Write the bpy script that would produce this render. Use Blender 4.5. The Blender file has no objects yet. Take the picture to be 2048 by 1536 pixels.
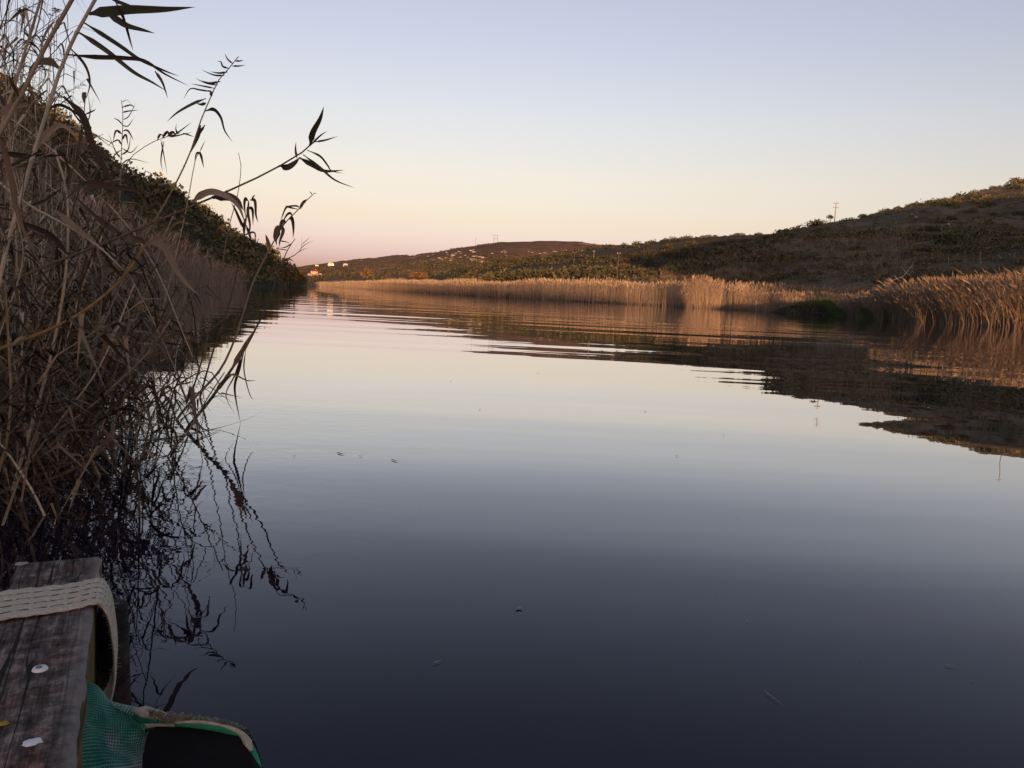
import bpy, math, random
import numpy as np
from mathutils import Vector
from mathutils.bvhtree import BVHTree

random.seed(7)
rng = np.random.default_rng(11)
sc = bpy.context.scene
col = sc.collection
PI = math.pi

# ------------------------------------------------------------------ camera
F = 1600.0                      # focal length in pixels of the 2048 px wide photograph
EYE = 0.70                      # metres above the water
PITCH = math.radians(6.42)
ROLL = math.radians(2.75)
fwd = np.array([0, math.cos(PITCH), -math.sin(PITCH)])
r0 = np.array([1.0, 0, 0]); u0 = np.array([0, math.sin(PITCH), math.cos(PITCH)])
RT = r0 * math.cos(ROLL) + u0 * math.sin(ROLL)
UP = u0 * math.cos(ROLL) - r0 * math.sin(ROLL)
cam_d = bpy.data.cameras.new('camera'); cam = bpy.data.objects.new('camera', cam_d); col.objects.link(cam)
cam_d.sensor_width = 36; cam_d.lens = 36 * F / 2048; cam_d.clip_start = 0.02; cam_d.clip_end = 9000
from mathutils import Matrix
m = Matrix(((RT[0], UP[0], -fwd[0]), (RT[1], UP[1], -fwd[1]), (RT[2], UP[2], -fwd[2])))
cam.matrix_world = Matrix.Translation((0, 0, EYE)) @ m.to_4x4()
cam_d.dof.use_dof = False
sc.camera = cam

# ------------------------------------------------------------------ light
SUN_EL = 4.0
SUN_AZ = 8.0                   # degrees from straight behind the camera towards its right
sx, sy = math.sin(math.radians(SUN_AZ)), -math.cos(math.radians(SUN_AZ))
world = bpy.data.worlds.new('World'); sc.world = world; world.use_nodes = True
wn = world.node_tree; bg = wn.nodes['Background']; bg.inputs[1].default_value = 0.12
sky = wn.nodes.new('ShaderNodeTexSky'); sky.sky_type = 'NISHITA'; sky.sun_disc = False
sky.sun_elevation = math.radians(SUN_EL); sky.sun_rotation = math.radians(180 - SUN_AZ)
sky.air_density = 1; sky.dust_density = 1; sky.ozone_density = 1
geo = wn.nodes.new('ShaderNodeTexCoord'); sep = wn.nodes.new('ShaderNodeSeparateXYZ')
wn.links.new(geo.outputs['Generated'], sep.inputs[0])
ramp = wn.nodes.new('ShaderNodeValToRGB')
els = [(-0.02, (.69, .60, 2.25)), (1.6, (.645, .60, 2.0)), (3.2, (.73, .65, 1.40)), (5, (.835, .685, .96)), (8, (.99, .765, .875)), (12, (1.09, .84, .93)),
       (19, (1.17, .885, .985)), (33, (1.06, .85, .95)), (80, (1.15, 1.0, 1.05))]
cr = ramp.color_ramp
while len(cr.elements) < len(els): cr.elements.new(0.5)
for e, (a, c) in zip(cr.elements, els):
    e.position = max(0.0, math.sin(math.radians(a))); e.color = (c[0] / 4, c[1] / 4, c[2] / 4, 1)
mul = wn.nodes.new('ShaderNodeVectorMath'); mul.operation = 'MULTIPLY'
sca = wn.nodes.new('ShaderNodeVectorMath'); sca.operation = 'SCALE'; sca.inputs['Scale'].default_value = 4.0
wn.links.new(sep.outputs[2], ramp.inputs[0]); wn.links.new(ramp.outputs[0], sca.inputs[0])
wn.links.new(sky.outputs[0], mul.inputs[0]); wn.links.new(sca.outputs[0], mul.inputs[1])
wn.links.new(mul.outputs[0], bg.inputs[0])

sun_d = bpy.data.lights.new('sun', 'SUN'); sun = bpy.data.objects.new('sun', sun_d); col.objects.link(sun)
sun_d.energy = 3.4; sun_d.angle = math.radians(0.5); sun_d.color = (1.0, 0.52, 0.26)
ce = math.cos(math.radians(SUN_EL))
sun.rotation_euler = Vector((sx * ce, sy * ce, math.sin(math.radians(SUN_EL)))).to_track_quat('Z', 'Y').to_euler()
sc.view_settings.view_transform = 'Standard'; sc.view_settings.look = 'None'
sc.view_settings.gamma = 1; sc.view_settings.use_curve_mapping = False
sc.view_settings.exposure = 1.45

# ------------------------------------------------------------------ projection helpers: a direction seen from the jetty, a distance along it
C0 = np.array([0, 0, EYE])
def ray(px, py):
    return fwd + (px - 1024) / F * RT + (768 - py) / F * UP
def at(px, py, Y):
    d = ray(px, py); return C0 + d * (Y / d[1])
def ptz(px, Y, z):
    a = (px - 1024) / F
    base = fwd + a * RT; k = (z - EYE) / Y
    b = (k * base[1] - base[2]) / (UP[2] - k * UP[1])
    d = base + b * UP; return C0 + d * (Y / d[1])
def onwater(px, py, z=0.0):
    d = ray(px, py); return C0 + d * ((z - EYE) / d[2])

# ------------------------------------------------------------------ object helpers
def tag(o, label=None, cat=None, group=None, kind=None):
    if label: o['label'] = label
    if cat: o['category'] = cat
    if group: o['group'] = group
    if kind: o['kind'] = kind
    return o
def link(name, me, parent=None, mat=None):
    o = bpy.data.objects.new(name, me); col.objects.link(o)
    if parent is not None: o.parent = parent
    if mat is not None and me is not None and len(me.materials) == 0: me.materials.append(mat)
    return o
def empty(name, loc=(0, 0, 0), rz=0):
    o = bpy.data.objects.new(name, None); col.objects.link(o); o.location = loc; o.rotation_euler[2] = rz
    o.empty_display_size = 0.1; return o
def mesh_np(name, V, Fc, tint=None, smooth=False, matidx=None):
    """V (n,3); Fc (m,3) or (m,4) array, or a list of such arrays"""
    V = np.asarray(V, dtype=np.float32)
    Fs = Fc if isinstance(Fc, list) else [Fc]
    Fs = [np.asarray(f, dtype=np.int32) for f in Fs if len(f)]
    me = bpy.data.meshes.new(name)
    me.vertices.add(len(V)); me.vertices.foreach_set('co', V.ravel())
    tot = np.concatenate([np.full(len(f), f.shape[1], dtype=np.int32) for f in Fs])
    loops = np.concatenate([f.ravel() for f in Fs])
    st = np.concatenate([[0], np.cumsum(tot)[:-1]]).astype(np.int32)
    me.loops.add(len(loops)); me.loops.foreach_set('vertex_index', loops)
    me.polygons.add(len(tot)); me.polygons.foreach_set('loop_start', st); me.polygons.foreach_set('loop_total', tot)
    if matidx is not None: me.polygons.foreach_set('material_index', np.asarray(matidx, dtype=np.int32))
    me.polygons.foreach_set('use_smooth', np.full(len(tot), smooth))
    me.update(calc_edges=True)
    if tint is not None:
        a = me.attributes.new('tint', 'FLOAT', 'POINT'); a.data.foreach_set('value', np.asarray(tint, dtype=np.float32))
    return me
class MB:
    def __init__(s): s.V = []; s.Q = []; s.T = []; s.n = 0; s.t = []
    def add(s, V, Q=None, T=None, tint=0.0):
        V = np.asarray(V, dtype=float)
        if Q is not None and len(Q): s.Q.append(np.asarray(Q) + s.n)
        if T is not None and len(T): s.T.append(np.asarray(T) + s.n)
        s.V.append(V); s.n += len(V); s.t.append(np.full(len(V), tint))
    def mesh(s, name, smooth=False):
        fs = []
        if s.Q: fs.append(np.concatenate(s.Q))
        if s.T: fs.append(np.concatenate(s.T))
        return mesh_np(name, np.concatenate(s.V), fs, np.concatenate(s.t), smooth)
def catmull(P, n):
    P = np.asarray(P, float); Q = np.vstack([2 * P[0] - P[1], P, 2 * P[-1] - P[-2]]); out = []
    for i in range(1, len(Q) - 2):
        t = np.linspace(0, 1, n, endpoint=False)[:, None]
        a, b, c, d = Q[i - 1], Q[i], Q[i + 1], Q[i + 2]
        out.append(0.5 * ((2 * b) + (c - a) * t + (2 * a - 5 * b + 4 * c - d) * t ** 2 + (3 * b - a - 3 * c + d) * t ** 3))
    out.append(P[-1:]); return np.vstack(out)
def frames(P):
    T = np.gradient(P, axis=0); T /= np.linalg.norm(T, axis=1)[:, None] + 1e-9
    ref = np.array([0.3, 0.9, 0.2]); A = np.cross(T, ref); A /= np.linalg.norm(A, axis=1)[:, None] + 1e-9
    return T, A, np.cross(T, A)
def tube(P, R, sides=6, cap=True):
    P = np.asarray(P, float); n = len(P); R = np.broadcast_to(np.asarray(R, float), (n,))
    T, A, B = frames(P)
    ang = np.arange(sides) / sides * 2 * PI
    V = (P[:, None] + (A[:, None] * np.cos(ang)[None, :, None] + B[:, None] * np.sin(ang)[None, :, None]) * R[:, None, None]).reshape(-1, 3)
    i = np.arange(n - 1)[:, None] * sides; j = np.arange(sides)[None, :]; j2 = (j + 1) % sides
    Q = np.stack([i + j, i + j2, i + sides + j2, i + sides + j], -1).reshape(-1, 4)
    Tt = []
    if cap:
        V = np.vstack([V, P[0], P[-1]]); k = n * sides
        for a in range(sides):
            Tt.append((k, (a + 1) % sides, a)); Tt.append((k + 1, (n - 1) * sides + a, (n - 1) * sides + (a + 1) % sides))
    return V, Q, np.array(Tt) if Tt else None
def blade(P, w, twist=0.0, side=None, fold=0.25, prof=None):
    """a leaf: two rows of faces either side of a sunk midrib"""
    P = np.asarray(P, float); n = len(P); T, A, B = frames(P)
    if side is not None:
        A = np.cross(T, side); A /= np.linalg.norm(A, axis=1)[:, None] + 1e-9; B = np.cross(T, A)
    s = np.linspace(0, 1, n)
    tw = twist * s
    A2 = A * np.cos(tw)[:, None] + B * np.sin(tw)[:, None]; B2 = np.cross(T, A2)
    if prof is None: prof = (np.clip(s * 5, 0.35, 1)) * (1 - s ** 2.2)
    W = (w * 0.5 * prof)[:, None]
    L = P - A2 * W + B2 * W * fold; R = P + A2 * W + B2 * W * fold
    V = np.stack([L, P, R], 1).reshape(-1, 3)
    i = np.arange(n - 1) * 3
    Q = np.concatenate([np.stack([i, i + 1, i + 4, i + 3], -1), np.stack([i + 1, i + 2, i + 5, i + 4], -1)])
    return V, Q, None
def box(cx, cy, cz, hx, hy, hz):
    V = np.array([(cx + a * hx, cy + b * hy, cz + c * hz) for c in (-1, 1) for b in (-1, 1) for a in (-1, 1)])
    Q = [(0, 2, 3, 1), (4, 5, 7, 6), (0, 1, 5, 4), (2, 6, 7, 3), (0, 4, 6, 2), (1, 3, 7, 5)]
    return V, Q, None

# ------------------------------------------------------------------ materials
def nodes(name):
    mt = bpy.data.materials.new(name); mt.use_nodes = True; nt = mt.node_tree
    return mt, nt, nt.nodes['Principled BSDF']
def N(nt, t, **kw):
    n = nt.nodes.new(t)
    for k, v in kw.items():
        if k in n.bl_rna.properties: setattr(n, k, v)
        else: n.inputs[k].default_value = v
    return n
def rampn(nt, stops, inter='LINEAR'):
    r = nt.nodes.new('ShaderNodeValToRGB'); c = r.color_ramp; c.interpolation = inter
    while len(c.elements) < len(stops): c.elements.new(0.5)
    for e, (p, k) in zip(c.elements, stops): e.position = p; e.color = (*k, 1)
    return r
def plant_mat(name, stops, rough=0.65, grain=30, spec=0.25, mottle=0.5, trans=0.0):
    mt, nt, b = nodes(name); L = nt.links.new
    at_ = N(nt, 'ShaderNodeAttribute', attribute_name='tint'); oi = N(nt, 'ShaderNodeObjectInfo')
    ad = N(nt, 'ShaderNodeMath', operation='ADD'); L(at_.outputs['Fac'], ad.inputs[0]); L(oi.outputs['Random'], ad.inputs[1])
    fr = N(nt, 'ShaderNodeMath', operation='FRACT'); L(ad.outputs[0], fr.inputs[0])
    tc = N(nt, 'ShaderNodeNewGeometry'); no = N(nt, 'ShaderNodeTexNoise'); no.inputs['Scale'].default_value = grain; no.inputs['Detail'].default_value = 3
    L(tc.outputs['Position'], no.inputs['Vector'])
    mx = N(nt, 'ShaderNodeMath', operation='MULTIPLY_ADD'); L(no.outputs['Fac'], mx.inputs[0]); mx.inputs[1].default_value = mottle
    L(fr.outputs[0], mx.inputs[2])
    sb = N(nt, 'ShaderNodeMath', operation='SUBTRACT'); L(mx.outputs[0], sb.inputs[0]); sb.inputs[1].default_value = mottle * 0.5
    r = rampn(nt, stops); L(sb.outputs[0], r.inputs[0]); L(r.outputs[0], b.inputs['Base Color'])
    b.inputs['Roughness'].default_value = rough; b.inputs['Specular IOR Level'].default_value = spec
    return mt
M = {}
M['straw'] = plant_mat('dry_reed_straw', [(0, (.06, .044, .028)), (.3, (.15, .11, .068)), (.6, (.27, .21, .135)), (.85, (.40, .33, .23)), (1, (.50, .44, .33))])
M['straw_bed'] = plant_mat('reed_bed_straw', [(0, (.115, .085, .06)), (.4, (.235, .175, .12)), (1, (.38, .295, .21))])
M['gold'] = plant_mat('golden_stem', [(0, (.20, .12, .04)), (1, (.34, .23, .09))])
M['dead_leaf'] = plant_mat('dead_reed_leaf', [(0, (.022, .014, .010)), (.4, (.055, .036, .022)), (.75, (.11, .075, .045)), (1, (.21, .155, .10))], grain=18, mottle=.25)
M['pale_leaf'] = plant_mat('pale_reed_leaf', [(0, (.15, .115, .08)), (1, (.30, .24, .18))], grain=22)
M['dark_leaf'] = plant_mat('olive_reed_leaf', [(0, (.025, .028, .015)), (.6, (.05, .055, .025)), (1, (.10, .10, .05))], grain=14, mottle=.1)
M['green_leaf'] = plant_mat('fresh_green_leaf', [(0, (.06, .13, .025)), (1, (.12, .22, .05))], grain=14)
M['scrub'] = plant_mat('scrub_leaves', [(0, (.024, .031, .015)), (.4, (.048, .055, .024)), (.75, (.085, .080, .034)), (1, (.14, .11, .05))], grain=.6, mottle=.35)
M['warm_scrub'] = plant_mat('warm_scrub_leaves', [(0, (.036, .038, .019)), (.5, (.078, .072, .036)), (1, (.15, .115, .058))], grain=.6, mottle=.35)
M['far_scrub'] = plant_mat('far_scrub_leaves', [(0, (.030, .030, .016)), (.6, (.05, .046, .024)), (1, (.09, .065, .035))], grain=.2, mottle=.4)
M['shaded_valley_scrub'] = plant_mat('shade_darkened_leaves', [(0, (.016, .019, .010)), (.4, (.030, .032, .016)), (.75, (.050, .046, .022)), (1, (.085, .066, .034))], grain=.6, mottle=.35)  # leaf colours darkened to stand in for shade the ridge cannot cast here
M['hill_scrub'] = plant_mat('hillside_leaves', [(0, (.038, .046, .020)), (.35, (.078, .080, .034)), (.65, (.125, .108, .050)), (1, (.16, .125, .062))], grain=.5, mottle=.35)
M['amber'] = plant_mat('amber_leaves', [(0, (.09, .055, .022)), (1, (.17, .105, .04))], grain=1)
M['bark'] = plant_mat('bark', [(0, (.05, .035, .025)), (1, (.11, .085, .065))], grain=8)
M['bleached'] = plant_mat('bleached_wood', [(0, (.42, .38, .33)), (1, (.62, .58, .52))], grain=8)
M['grass'] = plant_mat('grass', [(0, (.035, .055, .012)), (.6, (.075, .11, .022)), (1, (.14, .15, .05))], grain=3)
M['field'] = plant_mat('dry_stalks', [(0, (.09, .06, .04)), (.5, (.18, .13, .08)), (1, (.32, .245, .16))], grain=1)

def ground_mat(name, a, b_, c, scale=.05, sand=.62, sandc=(.26, .19, .13), fine=1.2, stretch=(1, 1, 1)):
    mt, nt, b = nodes(name); L = nt.links.new
    g = N(nt, 'ShaderNodeNewGeometry'); mp = N(nt, 'ShaderNodeMapping'); mp.inputs['Scale'].default_value = stretch
    L(g.outputs['Position'], mp.inputs['Vector'])
    n1 = N(nt, 'ShaderNodeTexNoise'); n1.inputs['Scale'].default_value = scale; n1.inputs['Detail'].default_value = 5; n1.inputs['Roughness'].default_value = .65
    n2 = N(nt, 'ShaderNodeTexNoise'); n2.inputs['Scale'].default_value = fine; n2.inputs['Detail'].default_value = 5; n2.inputs['Roughness'].default_value = .7
    n3 = N(nt, 'ShaderNodeTexNoise'); n3.inputs['Scale'].default_value = scale * 2.3; n3.inputs['Detail'].default_value = 8; n3.inputs['Roughness'].default_value = .7
    n3.inputs['Distortion'].default_value = .6
    for n in (n1, n2, n3): L(mp.outputs[0], n.inputs['Vector'])
    r = rampn(nt, [(.32, a), (.5, b_), (.68, c)]); L(n1.outputs['Fac'], r.inputs[0])
    r3 = rampn(nt, [(sand, (0, 0, 0)), (sand + .03, (1, 1, 1))]); L(n3.outputs['Fac'], r3.inputs[0])
    mx = N(nt, 'ShaderNodeMix', data_type='RGBA'); L(r3.outputs[0], mx.inputs[0]); L(r.outputs[0], mx.inputs[6]); mx.inputs[7].default_value = (*sandc, 1)
    r2 = rampn(nt, [(.3, (.55, .55, .55)), (.7, (1.35, 1.35, 1.35))]); L(n2.outputs['Fac'], r2.inputs[0])
    m2 = N(nt, 'ShaderNodeMix', data_type='RGBA', blend_type='MULTIPLY'); m2.inputs[0].default_value = 1
    L(mx.outputs[2], m2.inputs[6]); L(r2.outputs[0], m2.inputs[7]); L(m2.outputs[2], b.inputs['Base Color'])
    bp = N(nt, 'ShaderNodeBump'); bp.inputs['Distance'].default_value = .5; bp.inputs['Strength'].default_value = .6
    L(n2.outputs['Fac'], bp.inputs['Height']); L(bp.outputs[0], b.inputs['Normal'])
    b.inputs['Roughness'].default_value = .95; b.inputs['Specular IOR Level'].default_value = .1
    return mt
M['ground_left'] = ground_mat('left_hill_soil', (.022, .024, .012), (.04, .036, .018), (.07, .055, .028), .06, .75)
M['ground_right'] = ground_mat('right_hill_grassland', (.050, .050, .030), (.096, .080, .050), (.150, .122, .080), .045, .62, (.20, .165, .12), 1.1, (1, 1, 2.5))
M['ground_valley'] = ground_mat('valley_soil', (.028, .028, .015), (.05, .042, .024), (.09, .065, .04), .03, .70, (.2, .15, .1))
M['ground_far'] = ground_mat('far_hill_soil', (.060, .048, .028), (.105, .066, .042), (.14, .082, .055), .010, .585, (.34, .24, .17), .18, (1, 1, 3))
M['mud'] = ground_mat('river_mud', (.02, .015, .010), (.03, .022, .015), (.045, .033, .022), .8, .9)

# water: dark peaty river, long low swell plus tiny ripples round the reed stems
def water_mat():
    mt, nt, b = nodes('river_water'); L = nt.links.new
    out = nt.nodes['Material Output']; nt.nodes.remove(b)
    df = N(nt, 'ShaderNodeBsdfDiffuse'); df.inputs[0].default_value = (.0065, .0045, .012, 1)
    gl = N(nt, 'ShaderNodeBsdfGlossy'); gl.inputs['Roughness'].default_value = 0; gl.inputs[0].default_value = (.95, .965, 1, 1)
    fr = N(nt, 'ShaderNodeFresnel'); fr.inputs[0].default_value = 1.333
    rp = rampn(nt, [(k, (v, v, v)) for k, v in [(0, .02), (.06, .045), (.145, .15), (.25, .385), (.33, .555), (.45, .73), (.65, .88), (1, 1)]])
    L(fr.outputs[0], rp.inputs[0]); ms = N(nt, 'ShaderNodeMixShader'); L(rp.outputs[0], ms.inputs[0]); L(df.outputs[0], ms.inputs[1]); L(gl.outputs[0], ms.inputs[2]); L(ms.outputs[0], out.inputs[0])
    g = N(nt, 'ShaderNodeNewGeometry')
    def noise(scl, rot, detail=1.5):
        mp = N(nt, 'ShaderNodeMapping'); mp.inputs['Scale'].default_value = scl; mp.inputs['Rotation'].default_value = (0, 0, rot)
        L(g.outputs['Position'], mp.inputs['Vector'])
        n = N(nt, 'ShaderNodeTexNoise'); n.inputs['Scale'].default_value = 1; n.inputs['Detail'].default_value = detail
        n.inputs['Roughness'].default_value = .4
        L(mp.outputs[0], n.inputs['Vector']); return n
    a = noise((.10, .44, 1), math.radians(14)); c = noise((.55, 2.6, 1), math.radians(-6)); d = noise((9, 14, 1), 0.4, 2)
    # ripples only where stems stand: fades with distance from the left bank
    sp = N(nt, 'ShaderNodeSeparateXYZ'); L(g.outputs['Position'], sp.inputs[0])
    mr = N(nt, 'ShaderNodeMapRange'); mr.inputs['From Min'].default_value = -.2; mr.inputs['From Max'].default_value = -1.6
    L(sp.outputs[0], mr.inputs['Value'])
    my = N(nt, 'ShaderNodeMapRange'); my.inputs['From Min'].default_value = 9; my.inputs['From Max'].default_value = 4
    L(sp.outputs[1], my.inputs['Value'])
    k = N(nt, 'ShaderNodeMath', operation='MULTIPLY'); L(mr.outputs[0], k.inputs[0]); L(my.outputs[0], k.inputs[1])
    def mulc(x, v):
        n = N(nt, 'ShaderNodeMath', operation='MULTIPLY'); L(x, n.inputs[0]); n.inputs[1].default_value = v; return n.outputs[0]
    def add(x, y):
        n = N(nt, 'ShaderNodeMath', operation='ADD'); L(x, n.inputs[0]); L(y, n.inputs[1]); return n.outputs[0]
    kd = N(nt, 'ShaderNodeMath', operation='MULTIPLY'); L(k.outputs[0], kd.inputs[0]); L(mulc(d.outputs['Fac'], .0011), kd.inputs[1])
    h = add(add(mulc(a.outputs['Fac'], .0245), mulc(c.outputs['Fac'], .0014)), kd.outputs[0])
    bp = N(nt, 'ShaderNodeBump'); bp.inputs['Distance'].default_value = 1; bp.inputs['Strength'].default_value = 1
    L(h, bp.inputs['Height']); L(bp.outputs[0], gl.inputs['Normal']); L(bp.outputs[0], fr.inputs['Normal'])
    return mt
M['water'] = water_mat()

# ------------------------------------------------------------------ terrain
def plane(name, x0, x1, y0, y1, z, mat):
    me = mesh_np(name, [(x0, y0, z), (x1, y0, z), (x1, y1, z), (x0, y1, z)], np.array([(0, 1, 2, 3)]))
    return tag(link(name, me, None, mat), kind='structure')
plane('ground', -3500, 3500, -2500, 4500, -1.2, M['mud'])
plane('water', -900, 900, -120, 1500, 0.0, M['water'])

def vnoise(X, Y, s, seed):
    """smooth lattice noise evaluated in world metres"""
    g = np.random.default_rng(seed).random((64, 64)) * 2 - 1
    x = X / s; y = Y / s; xi = np.floor(x).astype(int); yi = np.floor(y).astype(int); fx = x - xi; fy = y - yi
    fx = fx * fx * (3 - 2 * fx); fy = fy * fy * (3 - 2 * fy)
    a = g[xi % 64, yi % 64]; b = g[(xi + 1) % 64, yi % 64]; c = g[xi % 64, (yi + 1) % 64]; d = g[(xi + 1) % 64, (yi + 1) % 64]
    return (a * (1 - fx) + b * fx) * (1 - fy) + (c * (1 - fx) + d * fx) * fy
class Terrain:
    def __init__(s, name, rows, px0, px1, nu, nv, mat, amp=0.6, scale=12, seed=1):
        us = np.linspace(px0, px1, nu); grid = []
        for kind, pts in rows:
            xs = [p[0] for p in pts]; Ys = np.interp(us, xs, [p[1] for p in pts]); qs = np.interp(us, xs, [p[2] for p in pts])
            grid.append([at(u, q, Y) if kind == 'y' else ptz(u, Y, q) for u, Y, q in zip(us, Ys, qs)])
        G = np.array(grid)                                   # rows, nu, 3
        R = len(rows); t = np.linspace(0, R - 1, nv); i = np.clip(t.astype(int), 0, R - 2); f = (t - i)[:, None, None]
        P = G[i] * (1 - f) + G[i + 1] * f
        for _ in range(2):                                   # soften the kinks between rows, keeping shore and ridge
            Q = P.copy(); Q[1:-1] = (P[:-2] + 2 * P[1:-1] + P[2:]) / 4; keep = np.isclose(t % 1, 0) & (t >= R - 2); Q[keep] = P[keep]; P = Q
        up = np.clip(P[..., 2] / 2.0, 0, 1)
        P[..., 2] += up * amp * (vnoise(P[..., 0], P[..., 1], scale, seed) + .5 * vnoise(P[..., 0], P[..., 1], scale / 2.7, seed + 1) + .25 * vnoise(P[..., 0], P[..., 1], scale / 7, seed + 2))
        s.P = P; s.nv, s.nu = nv, nu; s.ridge = (R - 2) / (R - 1); s.R = R
        V = P.reshape(-1, 3); a = (np.arange(nv - 1)[:, None] * nu + np.arange(nu - 1)[None]).ravel()
        Q = np.stack([a, a + 1, a + nu + 1, a + nu], -1)
        s.o = tag(link(name, mesh_np(name, V, Q, smooth=True), None, mat), kind='structure')
        s.bvh = BVHTree.FromPolygons([tuple(v) for v in V], [tuple(int(k) for k in q) for q in Q])
    def uv(s, u, v):
        """u, v in 0..1 arrays; v in row units of the control rows / (R-1)"""
        x = np.clip(u, 0, .9999) * (s.nu - 1); y = np.clip(v, 0, .9999) * (s.nv - 1)
        i = y.astype(int); j = x.astype(int); fy = (y - i)[..., None]; fx = (x - j)[..., None]; P = s.P
        return (P[i, j] * (1 - fx) + P[i, j + 1] * fx) * (1 - fy) + (P[i + 1, j] * (1 - fx) + P[i + 1, j + 1] * fx) * fy
    def hit(s, px, py):
        d = ray(px, py); h = s.bvh.ray_cast(Vector(C0), Vector(d))
        return None if h[0] is None else np.array(h[0])
    def drop(s, x, y):
        h = s.bvh.ray_cast(Vector((x, y, 500)), Vector((0, 0, -1)))
        return None if h[0] is None else np.array(h[0])
    def top(s, px):
        """skyline point at this column"""
        lo, hi = 100.0, 620.0
        for _ in range(14):
            md = (lo + hi) / 2
            if s.hit(px, md) is None: lo = md
            else: hi = md
        return s.hit(px, hi)

far = Terrain('far_hill', [
    ('z', [(420, 330, -.4), (600, 330, -.4), (650, 290, -.4), (750, 215, -.4), (850, 240, -.4), (1500, 260, -.4)]),
    ('z', [(420, 345, .6), (600, 345, .6), (650, 305, .6), (750, 235, .6), (850, 270, .6), (1500, 290, .6)]),
    ('y', [(420, 420, 562), (600, 420, 563), (650, 380, 562), (750, 320, 560), (850, 360, 558), (1500, 420, 558)]),
    ('y', [(420, 650, 550), (560, 650, 552), (650, 690, 548), (750, 560, 545), (850, 520, 546), (1000, 540, 540), (1500, 560, 540)]),
    ('y', [(420, 800, 540), (560, 800, 540), (650, 850, 532), (750, 780, 530), (850, 660, 527), (1000, 640, 515), (1200, 640, 515), (1500, 650, 520)]),
    ('y', [(420, 1100, 536), (560, 1100, 534), (600, 1090, 532), (660, 1060, 522), (720, 1000, 516), (790, 950, 511), (828, 900, 513), (845, 860, 507),
           (900, 800, 496), (960, 780, 487), (1020, 770, 481), (1100, 760, 479), (1160, 760, 479), (1200, 760, 486), (1280, 760, 490), (1500, 760, 500)]),
    ('z', [(420, 1400, 4), (1500, 1100, 10)])], 420, 1500, 200, 90, M['ground_far'], amp=1.6, scale=60, seed=3)
valley = Terrain('valley_side', [
    ('z', [(800, 182, -.4), (900, 150, -.4), (1000, 132, -.4), (1100, 121, -.4), (1250, 116, -.4), (1750, 118, -.4)]),
    ('z', [(800, 190, .5), (900, 158, .5), (1000, 140, .5), (1100, 129, .5), (1250, 124, .5), (1750, 126, .5)]),
    ('y', [(800, 205, 570), (930, 180, 564), (1050, 170, 561), (1250, 170, 560), (1750, 170, 556)]),
    ('y', [(800, 260, 561), (900, 250, 552), (1000, 240, 538), (1060, 240, 532), (1150, 240, 533), (1250, 250, 535), (1750, 240, 530)]),
    ('y', [(800, 320, 560), (900, 320, 545), (1000, 300, 527), (1060, 300, 524), (1150, 300, 512), (1250, 300, 504), (1350, 300, 496), (1750, 280, 470)]),
    ('y', [(800, 350, 560), (840, 340, 556), (900, 330, 540), (1000, 330, 525), (1080, 340, 520), (1130, 370, 506), (1200, 400, 494), (1260, 420, 490), (1350, 400, 481),
           (1450, 350, 470), (1520, 330, 463), (1600, 320, 452), (1750, 320, 445)]),
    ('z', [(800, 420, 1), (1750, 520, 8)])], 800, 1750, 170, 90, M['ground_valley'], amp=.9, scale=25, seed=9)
right = Terrain('right_hill', [
    ('z', [(1250, 114, -.4), (1400, 107, -.4), (1550, 100, -.4), (1640, 90, -.4), (1750, 69, -.4), (1900, 60, -.4), (2048, 55, -.4), (2300, 48, -.4), (3000, 40, -.4)]),
    ('z', [(1250, 118, .3), (1400, 111, .3), (1550, 104, .3), (1640, 95, .3), (1750, 73, .3), (1900, 64, .3), (2048, 59, .3), (2300, 52, .3), (3000, 44, .3)]),
    ('z', [(1250, 140, .9), (1600, 122, 1.0), (2048, 88, 1.2), (3000, 75, 1.2)]),
    ('y', [(1250, 155, 568), (1450, 150, 566), (1600, 145, 562), (1750, 130, 560), (1900, 120, 556), (2048, 112, 550), (2400, 104, 545), (3000, 100, 540)]),
    ('y', [(1250, 172, 560), (1380, 168, 548), (1450, 165, 538), (1600, 165, 525), (1750, 160, 518), (1900, 150, 514), (2048, 145, 512), (3000, 130, 480)]),
    ('y', [(1250, 190, 554), (1300, 190, 545), (1380, 192, 530), (1450, 198, 510), (1600, 205, 485), (1750, 205, 474), (1900, 205, 458), (2048, 205, 450), (3000, 200, 400)]),
    ('y', [(1250, 200, 553), (1300, 205, 544), (1380, 215, 526), (1450, 230, 503), (1500, 245, 487), (1560, 262, 463), (1620, 272, 450), (1670, 278, 441), (1720, 280, 433),
           (1760, 282, 420), (1820, 284, 408), (1880, 286, 395), (1940, 288, 380), (2000, 290, 364), (2048, 292, 351), (2200, 300, 326), (2600, 300, 300), (3000, 300, 280)]),
    ('z', [(1250, 260, 1), (3000, 420, 30)])], 1250, 3000, 230, 110, M['ground_right'], amp=.8, scale=22, seed=5)
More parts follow.
